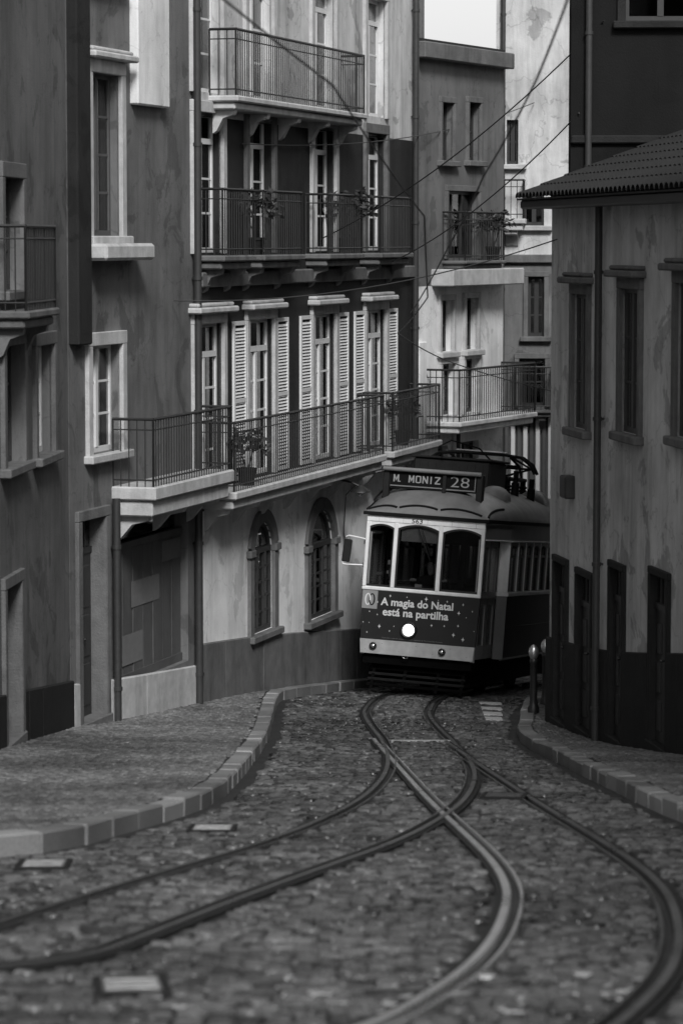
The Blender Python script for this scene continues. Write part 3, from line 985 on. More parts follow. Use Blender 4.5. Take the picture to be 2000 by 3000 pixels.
# --- house with arched ground-floor windows and long balcony, beside the tram
B = House('balcony_house', 'dark-walled house with pale arched ground floor and long iron balconies left of the tram',
          line_left(575), line_left(1207), 9.5, [(-1.5, 62), (-9, 62), (-9.5, 47)])
for px0, px1, yt, yb in ((735, 795, 1528, 1850), (902, 972, 1492, 1806)):
    a, b = B.u(px0), B.u(px1)
    m = (a + b) / 2
    B.window(a, b, B.z(yb, m), B.z(yt, m), arch=(b - a) * .42, cols=3, rows=5, frame='wood_dark', surround='stone_mid', sw=.20, depth=.05)
zb1 = B.z(1352, B.u(945))                               # first-floor balcony level
zb2 = B.z(742, B.u(945))
zb3 = B.z(372, B.u(800)) + .35
cols = [(588, 630), (712, 808), (898, 994), (1056, 1138)]
dz = zb2 - zb1
for i, (p0, p1) in enumerate(cols):
    a, b = B.u(p0), B.u(p1)
    m = (a + b) / 2; a, b = m - .62, m + .62
    B.window(a, b, zb1 + .04, zb1 + 2.42, cols=2, rows=4, curtain='curtain' if i != 3 else 'curtain', surround='stone_light', sw=.14, sill=False, hood=True, transom=.45, depth=.10, shutters='wood_white' if i else None)
    B.window(a, b, zb2 + .04, zb2 + 2.05, cols=2, rows=3, curtain='curtain_grey' if i % 2 else None, surround='stone_light' if i in (0, 2) else 'stone_mid', sw=.15, sill=False, transom=.4)
    B.window(a, b, zb3 + .04, zb3 + 2.05, cols=2, rows=3, curtain='curtain', surround='stone_light', sw=.17, sill=False, transom=.4)
    B.window(a, b, zb3 + 3.2, zb3 + 5.1, cols=2, rows=3, surround='stone_light', sw=.15, sill=True)
B.balcony(.15, B.u(1042), zb1, .55, 1.0, slab='stone_light', th=.26, corbels=7)
B.balcony(B.u(1056), B.L - .1, zb1 + .02, .6, 1.0, slab='stone_light', th=.26, corbels=3)
for i, (p0, p1) in enumerate(cols):
    m = (B.u(p0) + B.u(p1)) / 2
    B.balcony(max(.05, m - 1.05), min(B.L - .05, m + 1.05), zb2, .42, .95, slab='stone_mid', th=.2, corbels=2)
B.balcony(.6, B.u(1000), zb3, .45, .95, slab='stone_light', th=.2, corbels=5)
B.band('cornice', zb2 - .46, zb2 - .24, .10, 'stone_mid')
B.plinth(.85, .06, 'stone_mid')
B.pipe(B.L - .12, 2.6, B.H - .2, .06)
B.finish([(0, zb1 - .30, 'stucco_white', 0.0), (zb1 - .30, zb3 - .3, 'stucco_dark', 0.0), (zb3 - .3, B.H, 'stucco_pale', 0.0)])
B.band('roof_cornice', B.H - .3, B.H + .1, .35, 'stone_light')

# --- house with plain pale wall and boarded shop front
A = House('shop_house', 'pale plastered house with boarded shop front and thick drainpipes at the left',
          line_left(200), line_left(573.5), 9.0, [(-9.6, 46.9), (-10.5, 41)])
def awin(px0, px1, yt, yb, **k):
    a, b = A.u(px0), A.u(px1); m = (a + b) / 2
    return A.window(a, b, A.z(yb, m), A.z(yt, m), **k)
awin(268, 352, 215, 690, cols=2, rows=4, frame='wood_grey', sw=.16, curtain='curtain_grey', hood=True)
awin(262, 350, 1010, 1325, cols=2, rows=3, curtain='curtain', sw=.16)
a, b = A.u(412), A.u(505)
mz = A.z(1000, A.u(460))
awin(268, 352, -480, -60, cols=2, rows=3, sw=.16)
sx0, sx1 = A.u(346), A.u(548)
sm = (sx0 + sx1) / 2
stz, sbz = A.z(1490, sm), A.z(1975, sm)
A.holes.append((sx0, sx1, sbz, stz))
shop = empty('shop_front'); shop.parent = A.root
nb = 7
zb_, zt_ = sbz, A.z(1590, sm)
for i in range(nb):
    w = (sx1 - sx0) / nb
    mb = MB(); mb.cbox(sx0 + i * w + .006, sx0 + (i + 1) * w - .006, .10 + random.uniform(0, .012), .14, zb_, zt_, .008); mb.build('board', 'wood_grey', shop)
mb = MB(); mb.box(sx0, sx1, .085, .15, zt_, zt_ + .09); mb.build('top_rail', 'wood_grey', shop)
mb = MB(); mb.box(sx0, sx1, .09, .15, zb_ - .02, zb_ + .12); mb.build('bottom_rail', 'wood_grey', shop)
mb = MB(); mb.box(sx0, sx1, .2, .206, zt_ + .09, stz); mb.build('pane', 'window_glass', shop)
for px0, px1, y0_, y1_ in ((372, 432, 1838, 1925), (400, 482, 1690, 1765), (490, 545, 1600, 1660)):
    x0_, x1_ = A.u(px0), A.u(px1)
    mb = MB(); mb.box(x0_, x1_, .094, .0955, A.z(y1_, sm), A.z(y0_, sm)); mb.build('poster', 'paper', shop)
dx0, dx1 = A.u(228), A.u(300)
A.door(dx0, dx1, A.gz((dx0 + dx1) / 2) + .05, A.z(1520, (dx0 + dx1) / 2), mat='wood_dark', surround='stone_mid')
bz = A.z(1400, A.u(440))
A.balcony(A.u(325), A.L - .12, bz, .62, .9, slab='stone_light', th=.4, corbels=3)
mb = MB(); mb.cbox(A.u(386), A.u(478), -.12, .02, A.z(310, A.u(430)), A.H - .1, .02); mb.build('pilaster', 'stucco_white', A.root)
mb = MB(); mb.cbox(.03, A.u(243), -.14, .02, A.z(1010, .3), A.H - .1, .02); mb.build('pilaster', 'stucco_dark', A.root)
mb = MB(); mb.cbox(A.u(244), A.u(388), -.34, .02, A.z(762, A.u(310)), A.z(712, A.u(310)), .04); mb.build('ledge', 'stone_light', A.root)
A.pipe(A.u(320), A.gz(A.u(320)), A.z(1460, A.u(320)), .055)
A.pipe(A.L - .16, A.gz(A.L - .16), A.H - .2, .06)
A.plinth(.55, .05, 'stone_light', skip=[(dx0 - .14, dx1 + .14)])
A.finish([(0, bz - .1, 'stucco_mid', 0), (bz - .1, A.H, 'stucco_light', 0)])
A.band('roof_cornice', A.H - .3, A.H + .1, .35, 'stone_light')

# --- corner house at the far left edge
E = House('corner_house', 'grey plastered corner house cut by the left edge of the picture', (-4.35, 28.5), line_left(199), 8.8, [(-10.6, 41.2), (-12, 28.5)])
def ewin(px0, px1, yt, yb, **k):
    a, b = E.u(px0), E.u(px1); m = (a + b) / 2
    return E.window(a, b, E.z(yb, m), E.z(yt, m), **k)
ewin(8, 62, 1010, 1360, cols=2, rows=3, frame='wood_dark', sw=.16, surround='stone_mid')
ewin(8, 62, 520, 850, cols=2, rows=3, frame='wood_dark', sw=.16, surround='stone_mid')
ewin(100, 150, 1010, 1330, cols=2, rows=3, frame='wood_white', sw=.14, surround='stone_mid', curtain='curtain_grey')
m = E.u(-130)
E.window(m - .5, m + .5, E.z(1380, m), E.z(990, m), cols=2, rows=3, frame='wood_dark', surround='stone_mid')
ex0, ex1 = E.u(4), E.u(48)
E.door(ex0, ex1, E.gz((ex0 + ex1) / 2) + .05, E.z(1715, (ex0 + ex1) / 2), mat='wood_dark', surround='stone_mid')
E.balcony(E.u(-15), E.u(80), E.z(905, E.u(35)), .4, .95, slab='stone_mid', th=.2, corbels=2)
E.plinth(.6, .05, 'stone_dark', skip=[(ex0 - .14, ex1 + .14)])
E.finish([(0, E.H, 'stucco_mid', 0)])

# --- low house on the right, corner towards the tram
RH = House('low_corner_house', 'two-storey house with tall dark doors and hooded windows hiding the right of the tram',
           (2.93, 43.0), (5.38, 27.0), 0.52, [(13, 27.0), (13, 43.6), (3.15, 43.75)])
def rwin(px0, px1, yt, yb, **k):
    a, b = sorted((RH.u(px0), RH.u(px1))); m = (a + b) / 2
    return RH.window(a, b, RH.z(yb, m), RH.z(yt, m), **k)
rwin(1682, 1724, 862, 1256, cols=2, rows=3, depth=.055, frame='wood_dark', surround='stone_mid', sw=.13, hood=True)
rwin(1822, 1876, 846, 1270, cols=2, rows=3, depth=.055, frame='wood_dark', surround='stone_mid', sw=.13, hood=True)
rwin(1985, 2050, 830, 1285, cols=2, rows=3, depth=.055, frame='wood_dark', surround='stone_mid', sw=.13, hood=True)
rdoors = []
for px0, px1, yt in ((1633, 1666, 1650), (1700, 1742, 1690), (1798, 1834, 1668), (1918, 1966, 1690), (2060, 2120, 1700)):
    a, b = sorted((RH.u(px0), RH.u(px1))); m = (a + b) / 2
    RH.door(a, b, RH.gz(m) + .06, RH.z(yt, m), mat='wood_dark', surround='stone_dark', sw=.09, fan=.4, depth=.045)
    rdoors.append((a - .09, b + .09))
RH.plinth(1.2, .05, 'stone_dark', skip=rdoors)
rm = RH.u(1675)
RH.band('meter_box', RH.z(1458, rm), RH.z(1392, rm), .14, 'wood_dark', rm - .12, rm + .22)
RH.pipe(RH.u(1770), RH.gz(RH.u(1770)), RH.H - .1, .05)
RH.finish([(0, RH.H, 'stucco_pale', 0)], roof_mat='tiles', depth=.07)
# tiled roof: eave board and rows of roof tiles rising to the ridge
mb = MB(); mb.cbox(-.15, RH.L + .2, -.42, .03, RH.H - .10, RH.H + .02, .02); mb.build('eave', 'wood_dark', RH.root)
rows_ = 9
tile = None
roof_part = empty('tiled_roof'); roof_part.parent = RH.root
for r_ in range(rows_):
    y0_, z0_ = -.48 + r_ * .34, RH.H + .03 + r_ * .13
    mb = MB()
    n = int((RH.L + .4) / .22)
    for i in range(n):
        x = -.2 + i * .22
        arc = [(x + .11 + .105 * math.cos(math.pi - math.pi * k / 6), .075 * math.sin(math.pi * k / 6)) for k in range(7)]
        mb.add([(ax, y0_, z0_ + az + .02) for ax, az in arc] + [(ax, y0_ + .40, z0_ + .153 + az) for ax, az in arc],
               [(k, k + 1, k + 8, k + 7) for k in range(6)])
    mb.box(-.2, RH.L + .2, y0_ + .02, y0_ + .36, z0_ - .01, z0_ + .012)
    mb.build('tile_course', 'tiles', roof_part, True)
mb = MB(); mb.tube([(-.2, -.44 + rows_ * .34, RH.H + .05 + rows_ * .13), (RH.L + .2, -.44 + rows_ * .34, RH.H + .05 + rows_ * .13)], .12, 8); mb.build('ridge', 'tiles', roof_part, True)

# --- tall dark house behind it
TH = House('tall_dark_house', 'tall blackened house rising behind the low house at the upper right', (3.28, 44.3), (12.5, 43.95), 4.6, [(14, 58), (6.6, 56)])
u = TH.u(1925)
TH.window(u - .5, u + .5, TH.z(60, u), TH.z(60, u) + 1.0, cols=2, rows=3, frame='wood_dark', surround='stone_dark', depth=.08)
TH.pipe(.25, 0.5, TH.H - .1, .05)
TH.band('string_course', TH.z(420, 2), TH.z(395, 2), .08, 'stone_dark')
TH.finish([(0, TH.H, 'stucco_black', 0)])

# --- unseen house along the right pavement, added to shade the near street
NH = House('unseen_shade_house', 'tall dark unseen house added along the right pavement to shade the street', (4.75, 26.6), (4.5, -10.0), 8.5, [(14, -10), (14, 26.6)], base=-6.0)
NH.finish([(0, NH.H, 'stucco_dark', 0)])

# --- pale house behind the tram with a jutting white balcony slab
M = House('slab_house', 'pale house behind the tram with a white balcony slab over two dark windows', (1.32, 56.15), (3.15, 60.0), at_depth(1300, 150, 58).z, [(2.4, 66), (-1.3, 66), (-1.2, 62.2)])
def mwin(px0, px1, yt, yb, **k):
    a, b = M.u(px0), M.u(px1); m = (a + b) / 2
    return M.window(a, b, M.z(yb, m), M.z(yt, m), **k)
mwin(1262, 1312, 1308, 1520, cols=2, rows=2, frame='wood_dark', surround=None, sill=True)
mwin(1352, 1402, 1292, 1510, cols=2, rows=2, frame='wood_dark', surround=None, sill=True)
ms = M.z(1222, M.u(1330))
mwin(1290, 1330, 1065, 1216, cols=2, rows=2, frame='wood_dark', surround='stone_light', sw=.1, sill=False)
mwin(1358, 1398, 1050, 1208, cols=2, rows=2, frame='wood_dark', surround='stone_light', sw=.1, sill=False)
mwin(1288, 1322, 880, 1030, cols=2, rows=2, frame='wood_dark', surround='stone_light', sw=.1)
mwin(1360, 1394, 872, 1024, cols=2, rows=2, frame='wood_dark', surround='stone_light', sw=.1)
mwin(1306, 1396, 560, 755, cols=3, rows=2, frame='wood_dark', surround='stone_mid', sw=.1, sill=False)
mwin(1288, 1322, 300, 470, cols=2, rows=2, frame='wood_dark', surround='stone_mid', sw=.1)
mwin(1366, 1400, 300, 470, cols=2, rows=2, frame='wood_dark', surround='stone_mid', sw=.1)
M.balcony(M.u(1240), M.L - .03, ms, .75, .95, slab='stucco_white', th=.22, corbels=0)
M.balcony(M.u(1292), M.u(1412), M.z(762, M.u(1350)), .5, .9, slab='stone_mid', th=.15, corbels=2)
M.band('awning_ledge', M.z(835, M.u(1360)), M.z(786, M.u(1360)), .45, 'stone_light', M.u(1262), M.L - .02)
mb = MB(); mb.cbox(.04, M.u(1236), -.10, .02, 1.5, M.z(1000, .3), .02); mb.build('pilaster', 'stucco_white', M.root)
M.pipe(M.u(1330), 2.0, M.z(1258, M.u(1330)), .04)
M.plinth(.6, .05, 'stone_mid')
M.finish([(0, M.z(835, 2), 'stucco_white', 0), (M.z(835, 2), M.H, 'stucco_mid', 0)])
mb = MB(); mb.cbox(.1, M.u(1256), .1, .9, M.H, M.H + 2.6, .02); mb.cbox(.04, M.u(1256) + .06, .04, .96, M.H + 2.4, M.H + 2.55, .02); mb.build('chimney', 'stucco_mid', M.root)
M.band('roof_cornice', M.H - .22, M.H + .08, .22, 'stone_mid')

# --- house closing the street behind the tram
S = House('end_house', 'pale house closing the street above the tram, with dark shuttered windows and striped gate', (3.22, 64.6), (11.5, 63.6), 7.5, [(11.5, 72), (4.6, 72)])
def swin(px0, px1, yt, yb, **k):
    a, b = S.u(px0), S.u(px1); m = (a + b) / 2
    return S.window(a, b, S.z(yb, m), S.z(yt, m), **k)
swin(1480, 1514, 350, 480, cols=2, rows=2, frame='wood_dark', surround=None)
swin(1545, 1592, 810, 985, cols=2, rows=3, frame='wood_dark', surround='stone_mid', sw=.1)
swin(1520, 1596, 1050, 1190, cols=3, rows=2, frame='wood_dark', surround='stone_mid', sw=.1, sill=False)
swin(1530, 1590, 560, 660, cols=2, rows=2, frame='wood_dark', surround=None)
S.balcony(S.u(1505), S.u(1625), S.z(1198, S.u(1560)), .5, .9, slab='stone_mid', th=.15, corbels=2)
S.balcony(S.u(1455), S.u(1540), S.z(640, S.u(1500)), .5, .8, slab='stone_light', th=.25, corbels=2)
gate = empty('gate'); gate.parent = S.root
gx0_, gx1_ = S.u(1476), S.u(1640)
n = 9
for i in range(n):
    w = (gx1_ - gx0_) / n
    mb = MB(); mb.cbox(gx0_ + i * w + .02, gx0_ + (i + 1) * w - .02, -.09 - (.03 if i % 2 else 0), -.01, 0.2, S.z(1218, (gx0_ + gx1_) / 2), .015)
    mb.build('board', 'wood_white' if i % 2 else 'wood_grey', gate)
S.band('string_course', S.z(770, 1), S.z(745, 1), .1, 'stone_mid')
S.pipe(S.u(1470), .3, S.H - .2, .05)
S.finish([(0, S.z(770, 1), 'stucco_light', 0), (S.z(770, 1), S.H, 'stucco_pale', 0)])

# ------------------------------------------------------------------ the tram (local: x to the photo's right, y towards its rear, z up from the rails)
YAW, TPITCH, ROLL = R(14.5), math.atan(0.100), R(2.9)
tram_rot = Matrix.Rotation(-YAW, 4, 'Z') @ Matrix.Rotation(-TPITCH, 4, 'X') @ Matrix.Rotation(ROLL, 4, 'Y')
ZB = 0.68                                              # underside of the bumper
anchor = at_depth(1219, 1925, 49.0)                     # middle of the bumper's lower edge
TM = Matrix.Translation(anchor) @ tram_rot @ Matrix.Translation((0, 0, -ZB))
tram = empty('tram')
tram.matrix_world = TM
tag(tram, 'old single-car tram numbered 563 with dark Christmas panel and lit headlight', 'tram')
Z1, Z2, Z3, ZG = ZB + .23, ZB + 1.02, ZB + 1.08, ZB + 2.23     # bumper top, sill, glass bottom, gutter
W = 0.975                                              # half width of the front
def hw(z): return 0.932 + (W - .932) * min(1, max(0, (z - ZB) / 1.0))
U = lambda u: u * .98 - W
T = tram
# front wall above the sill with three arched windscreens
gl = [(.036, .470, ZB + 2.095, .055), (.531, 1.222, ZB + 2.12, .075), (1.290, 1.944, ZB + 2.105, .075)]
fw_ = wall_mb(-W, W, Z2 + .05, ZG - .102, [(U(a), U(b), Z3, zt, ar) for a, b, zt, ar in gl], .07)
fw_.build('front_wall', 'tram_white', T)
mb = MB(); mb.cbox(-W - .006, W + .006, -.022, .05, Z2, Z2 + .052, .01); mb.build('sill_moulding', 'tram_white', T)
lb = MB(); lb.cbox(-W - .002, W + .002, -.012, .06, ZG - .101, ZG - .002, .006); lbo = lb.build('letterboard', 'tram_white', T)
for k in range(5):
    xk = -W + .2 + k * .4
    m2 = MB(); m2.box(xk - .0015, xk + .0015, -.0135, -.011, ZG - .096, ZG - .01); m2.build('joint', 'print_dim', lbo)
text_mesh('number', '563', 'print_black', lbo, U(.755), U(.935), ZG - .090, ZG - .018, -.0142, .012)
for xa in (U(.5005), U(1.256)):
    mb = MB(); mb.cbox(xa - .031, xa + .031, -.02, .05, Z2 + .055, ZG - .104, .008); mb.build('window_post', 'tram_white', T)
for sx in (-1, 1):
    mb = MB(); mb.cbox(min(sx * (W - .055), sx * (W + .004)), max(sx * (W - .055), sx * (W + .004)), -.016, .06, Z2 + .055, ZG - .104, .008); mb.build('corner_post', 'tram_white', T)
for a, b, zt, ar in gl:
    ws = empty('windscreen'); ws.parent = T
    x0, x1 = U(a), U(b)
    ap = arch_pts(x0, x1, zt, ar, 12); ip = arch_pts(x0 + .028, x1 - .028, zt - .028, ar, 12)
    m2 = MB()
    for i in range(12): m2.prism([ip[i], ip[i + 1], ap[i + 1], ap[i]], .018, .05)
    m2.box(x0, x0 + .028, .018, .05, Z3, ap[0][1]); m2.box(x1 - .028, x1, .018, .05, Z3, ap[0][1]); m2.box(x0 + .028, x1 - .028, .018, .05, Z3, Z3 + .035)
    m2.build('gasket', 'tram_frame', ws)
    m2 = MB(); m2.prism([(x0 + .01, Z3 + .01)] + [(x1 - .01, Z3 + .01)] + [(p[0], p[1] - .008) for p in ap[::-1]], .030, .036); m2.build('pane', 'tram_glass', ws)
# dark advertising panel, tapering to the bumper
mb = MB()
mb.prism([(-hw(Z1) - .002, Z1), (hw(Z1) + .002, Z1), (hw(Z2), Z2 - .003), (-hw(Z2), Z2 - .003)], -.004, .06)
ad = mb.build('front_panel', 'tram_ad', T)
ad['label'] = 'dark printed panel with white lettering and sparkles'
ya = -.0055
PT = Z2                                                 # panel top
px_u = lambda x: (x - 50) * .001352 - .965
px_v = lambda x, y: PT - (y - 38 - .043 * (x - 50)) * .001317
mb = MB(); mb.box(px_u(52), px_u(240), ya - .0005, ya + .001, PT - .302, PT - .006); sq = mb.build('logo_square', 'print_grey', ad)
def ring(cx, cz, rx_, rz_, t, a0, a1, n, y, mat, name):
    m2 = MB()
    P = []
    for i in range(n + 1):
        a = a0 + (a1 - a0) * i / n
        P.append(((cx + rx_ * math.cos(a), cz + rz_ * math.sin(a)), (cx + (rx_ - t) * math.cos(a), cz + (rz_ - t * .8) * math.sin(a))))
    for (o1, i1), (o2, i2) in zip(P, P[1:]):
        m2.quad((o1[0], y, o1[1]), (o2[0], y, o2[1]), (i2[0], y, i2[1]), (i1[0], y, i1[1]))
    return m2.build(name, mat, ad)
rc = PT - .152
ring(px_u(122), rc, .052, .098, .024, 0, 2 * math.pi, 40, ya - .0015, 'print_white', 'logo_ring')
ring(px_u(172), rc, .052, .098, .024, 0, 2 * math.pi, 40, ya - .0018, 'print_black', 'logo_ring')
ring(px_u(122), rc, .052, .098, .024, -.2, .9, 14, ya - .0022, 'print_white', 'logo_ring')
text_mesh('lettering', 'A magia do Natal', 'print_white', ad, px_u(282), px_u(1168), PT - .272, PT - .108, ya - .001, .026)
text_mesh('lettering', 'está na partilha', 'print_white', ad, px_u(313), px_u(1118), PT - .436, PT - .268, ya - .001, .026)
text_mesh('small_print', 'Coca-Cola e a garrafa contour são marcas registadas da The Coca-Cola Company', 'print_dim', ad, px_u(325), px_u(1070), Z1 + .022, Z1 + .046, ya - .001, 0.0)
stars = [(393, 110, 18), (597, 118, 11), (834, 133, 28), (981, 142, 9), (1090, 155, 15), (1285, 185, 17), (1240, 290, 26), (1402, 263, 13), (1333, 340, 10), (152, 308, 11), (250, 343, 12),
         (83, 440, 11), (157, 445, 8), (286, 486, 25), (414, 540, 14), (464, 480, 10), (139, 563, 13), (921, 452, 18), (1076, 453, 14), (1242, 445, 17), (1194, 557, 27), (1312, 610, 27), (1438, 503, 9), (243, 190, 14)]
sm_ = MB()
pts = []
for k in range(16):
    a = 2 * math.pi * k / 16
    r_ = 1.0 if k % 4 == 0 else (.42 if k % 2 else .32)
    pts.append((r_ * math.cos(a) * (.82 if k % 8 == 0 else 1), 0, r_ * math.sin(a) * (1.1 if k % 8 == 4 else 1)))
sm_.add([(0, 0, 0)] + pts, [(0, k + 1, (k + 1) % 16 + 1) for k in range(16)])
star_me = sm_.mesh('star', 'print_white')
for x, y_, r_ in stars:
    o = link('star', star_me, ad, (px_u(x), ya - .0008, px_v(x, y_)))
    o.scale = (r_ * .00138, 1, r_ * .00138)
# bumper band, lamps, coupling ring
mb = MB()
b0, b1 = hw(ZB) - .006, hw(Z1) + .004
mb.prism([(-b0, ZB), (b0, ZB), (b1, Z1 - .002), (-b1, Z1 - .002)], -.03, .06)
bump = mb.build('bumper', 'tram_cream', T)
for k in range(7):
    m2 = MB(); m2.lathe([(.006, -.034), (.006, -.03)], (-.85 + k * .28, 0, ZB + .06 + (.11 if k % 2 else 0)), 'y', 8); m2.build('rivet', 'print_dim', bump)
for xx, zz in ((U(.262), Z1 - .108), (U(1.425), Z1 - .118)):
    lamp = empty('indicator_lamp'); lamp.parent = T
    m2 = MB(); m2.lathe([(.060, -.03), (.062, -.05), (.056, -.066), (.047, -.068), (.045, -.052)], (xx, 0, zz), 'y', 24); m2.build('rim', 'tram_frame', lamp, True)
    m2 = MB(); m2.lathe([(.046, -.05), (.040, -.066), (.028, -.078), (.012, -.084), (0.0, -.085)], (xx, 0, zz), 'y', 24); m2.build('lens', 'chrome', lamp, True)
m2 = MB()
m2.tube([(-.17 + .045 * math.cos(a), -.05, ZB - .005 + .035 * math.sin(a)) for a in [math.pi + math.pi * k / 10 for k in range(11)]], .009, 6); m2.build('towing_ring', 'chrome', T, True)
# headlight
hl = empty('headlight'); hl.parent = T
hx, hz = U(.838), PT - .600
m2 = MB(); m2.lathe([(.138, 0.0), (.138, -.03), (.132, -.055), (.118, -.065), (.100, -.055), (.092, -.028)], (hx, 0, hz), 'y', 32); m2.build('rim', 'tram_frame', hl, True)
m2 = MB(); m2.lathe([(.092, -.032), (.075, -.043), (.045, -.050), (0.0, -.053)], (hx, 0, hz), 'y', 32); m2.build('lamp_lens', 'headlight_glow', hl, True)
# gutter round the front and sides
def half(y): return W + .012 + (.155 * sstep(0, 1, y / 1.35) if y < 1.35 else .155)
TL = 8.4
ysamp = [0, .15, .4, .7, 1.0, 1.35, 2, 4, 6, TL - 1.35, TL - .7, TL]
def halfT(y): return half(min(y, TL - y))
g_in = [(-halfT(y), y) for y in reversed(ysamp)] + [(halfT(y), y) for y in ysamp]
def ring_band(poly, z0, z1, grow):
    mb = MB()
    P = [Vector(p) for p in poly]
    n = len(P)
    c = Vector((0, TL / 2))
    def out(p, d): return Vector((p.x + math.copysign(d, p.x), p.y + (-d if p.y < 1e-6 else (d if p.y > TL - 1e-6 else 0))))
    O = [out(p, grow) for p in P]; I = [out(p, -.04) for p in P]
    for i in range(n):
        j = (i + 1) % n
        a, b, c_, d = O[i], O[j], I[j], I[i]
        mb.quad((a.x, a.y, z0), (b.x, b.y, z0), (b.x, b.y, z1), (a.x, a.y, z1))
        mb.quad((a.x, a.y, z1), (b.x, b.y, z1), (c_.x, c_.y, z1), (d.x, d.y, z1))
        mb.quad((a.x, a.y, z0), (b.x, b.y, z0), (c_.x, c_.y, z0), (d.x, d.y, z0))
        mb.quad((d.x, d.y, z0), (c_.x, c_.y, z0), (c_.x, c_.y, z1), (d.x, d.y, z1))
    return mb
ring_band(g_in, ZG, ZG + .055, .05).build('gutter', 'tram_black', T)
# roof: rounded hood at both ends
RH_ = .51
def roof_z(x, y):
    yy = min(y, TL - y)
    h = halfT(y) + .035
    s_ = min(1, abs(x) / h)
    across = max(0.0, 1 - s_ ** 2.5) ** .62
    t = min(1, max(0, (yy + .035) / 1.25))
    along = max(0.0, 1 - (1 - t) ** 2.2) ** .62
    return ZG + .056 + RH_ * across * along
rb = MB()
ny, nx = 72, 36
ylist = [-.035 + (TL + .07) * (0.5 - 0.5 * math.cos(math.pi * j / ny)) for j in range(ny + 1)]
for y_ in ylist:
    h = halfT(max(0, min(TL, y_))) + .035
    for i in range(nx + 1):
        x = -h * math.cos(math.pi * i / nx)
        rb.v.append((x, y_, roof_z(x, y_)))
for j in range(ny):
    for i in range(nx):
        a = j * (nx + 1) + i
        rb.f.append((a, a + 1, a + nx + 2, a + nx + 1))
roof = rb.build('roof', 'tram_roof', T, True)
# rain strips on the hood
def strip(pts2):
    P = []
    for x, y_ in pts2: P.append((x, y_, roof_z(x, y_) + .008))
    m2 = MB(); m2.tube(P, .020, 6); m2.build('rain_strip', 'tram_black', roof, True)
def strip_arc(x0, x1, up):
    strip([(x0 + (x1 - x0) * k / 12, .004 + up * (1 - (2 * k / 12 - 1) ** 2)) for k in range(13)])
strip_arc(-.97, -.50, .032); strip_arc(-.46, .17, .032); strip_arc(.22, .90, .032)
strip([(halfT(y_) + .02 - .075 * math.sin(min(1, (y_ - .05) / .9) * math.pi * .5) ** .7, y_) for y_ in [.06 + .09 * k for k in range(11)]])
strip([(-(halfT(y_) + .02 - .075 * math.sin(min(1, (y_ - .05) / .9) * math.pi * .5) ** .7), y_) for y_ in [.06 + .09 * k for k in range(11)]])
# destination box
db = empty('destination_box'); db.parent = T
dx0, dx1, dyf = -.865, .785, .42
zt_, zp1, zp0 = ZG + .80, ZG + .715, ZG + .49
mb = MB(); mb.tube([(dx0, dyf - .03, zt_ - .03), (dx1 - .02, dyf - .03, zt_ - .03)], .036, 14); mb.build('cap', 'tram_roof', db, True)
mb = MB()
mb.cbox(dx0, dx0 + .10, dyf, dyf + .12, roof_z(dx0, dyf) - .06, zt_ - .03, .01); mb.build('post', 'tram_box', db)
mb = MB(); mb.cbox(dx1 - .10, dx1, dyf, dyf + .20, roof_z(dx1, dyf) - .06, zt_ - .03, .01); mb.build('post', 'tram_box', db)
mb = MB(); mb.cbox(dx0 + .10, dx1 - .10, dyf + .03, dyf + .20, zp0 - .03, zt_ - .035, .01); mb.build('case', 'tram_box', db)
mid = .155
mb = MB(); mb.cbox(mid - .03, mid + .03, dyf - .012, dyf + .05, zp0 - .09, zt_ - .06, .006); mb.build('divider', 'tram_box', db)
mb = MB(); mb.box(dx0 + .12, mid - .035, dyf + .018, dyf + .029, zp0, zp1 + .02); b1_ = mb.build('destination_blind', 'print_black', db)
mb = MB(); mb.box(mid + .035, dx1 - .115, dyf + .018, dyf + .029, zp0 - .01, zp1 + .02); b2_ = mb.build('number_blind', 'print_black', db)
def block(ch, x, z, w, h, y, parent):
    t = w * .24
    m2 = MB()
    P = lambda poly: m2.add([(x + a, y, z + b) for a, b in poly], [tuple(range(len(poly)))])
    box_ = lambda a, b, c, d: P([(a, c), (b, c), (b, d), (a, d)])
    if ch == 'M': P([(0, 0), (t, 0), (t, h * .55), (w / 2, h * .12), (w - t, h * .55), (w - t, 0), (w, 0), (w, h), (w - t, h), (w / 2, h * .48), (t, h), (0, h)])
    elif ch == 'O':
        box_(0, t, t * .5, h - t * .5); box_(w - t, w, t * .5, h - t * .5); P([(t, 0), (w - t, 0), (w - t, t * .85), (t, t * .85)]); P([(t, h - t * .85), (w - t, h - t * .85), (w - t, h), (t, h)])
        P([(0, t * .5), (t, 0), (t, t * .5)]); P([(w, t * .5), (w - t, t * .5), (w - t, 0)]); P([(0, h - t * .5), (t, h - t * .5), (t, h)]); P([(w, h - t * .5), (w - t, h), (w - t, h - t * .5)])
    elif ch == 'N': P([(0, 0), (t, 0), (t, h * .62), (w - t, 0), (w, 0), (w, h), (w - t, h), (w - t, h * .38), (t, h), (0, h)])
    elif ch == 'I': box_(w / 2 - t / 2, w / 2 + t / 2, 0, h)
    elif ch == 'Z': P([(0, 0), (w, 0), (w, t * .85), (t * 1.3, t * .85), (w, h - t * .85), (w, h), (0, h), (0, h - t * .85), (w - t * 1.3, h - t * .85), (0, t * .85)])
    elif ch == '.': box_(0, t, 0, t * .8)
    m2.build('letter', 'print_grey', parent)
bx0, bx1 = dx0 + .165, mid - .07
cw = (bx1 - bx0) / 8.2
for ch, k in (('M', 0), ('.', 1.02), ('M', 2.65), ('O', 3.85), ('N', 5.05), ('I', 6.1), ('Z', 7.2)):
    block(ch, bx0 + k * cw, zp0 + .075, cw * .98 if ch != 'I' else cw * .9, zp1 - zp0 - .105, dyf + .0165, db)
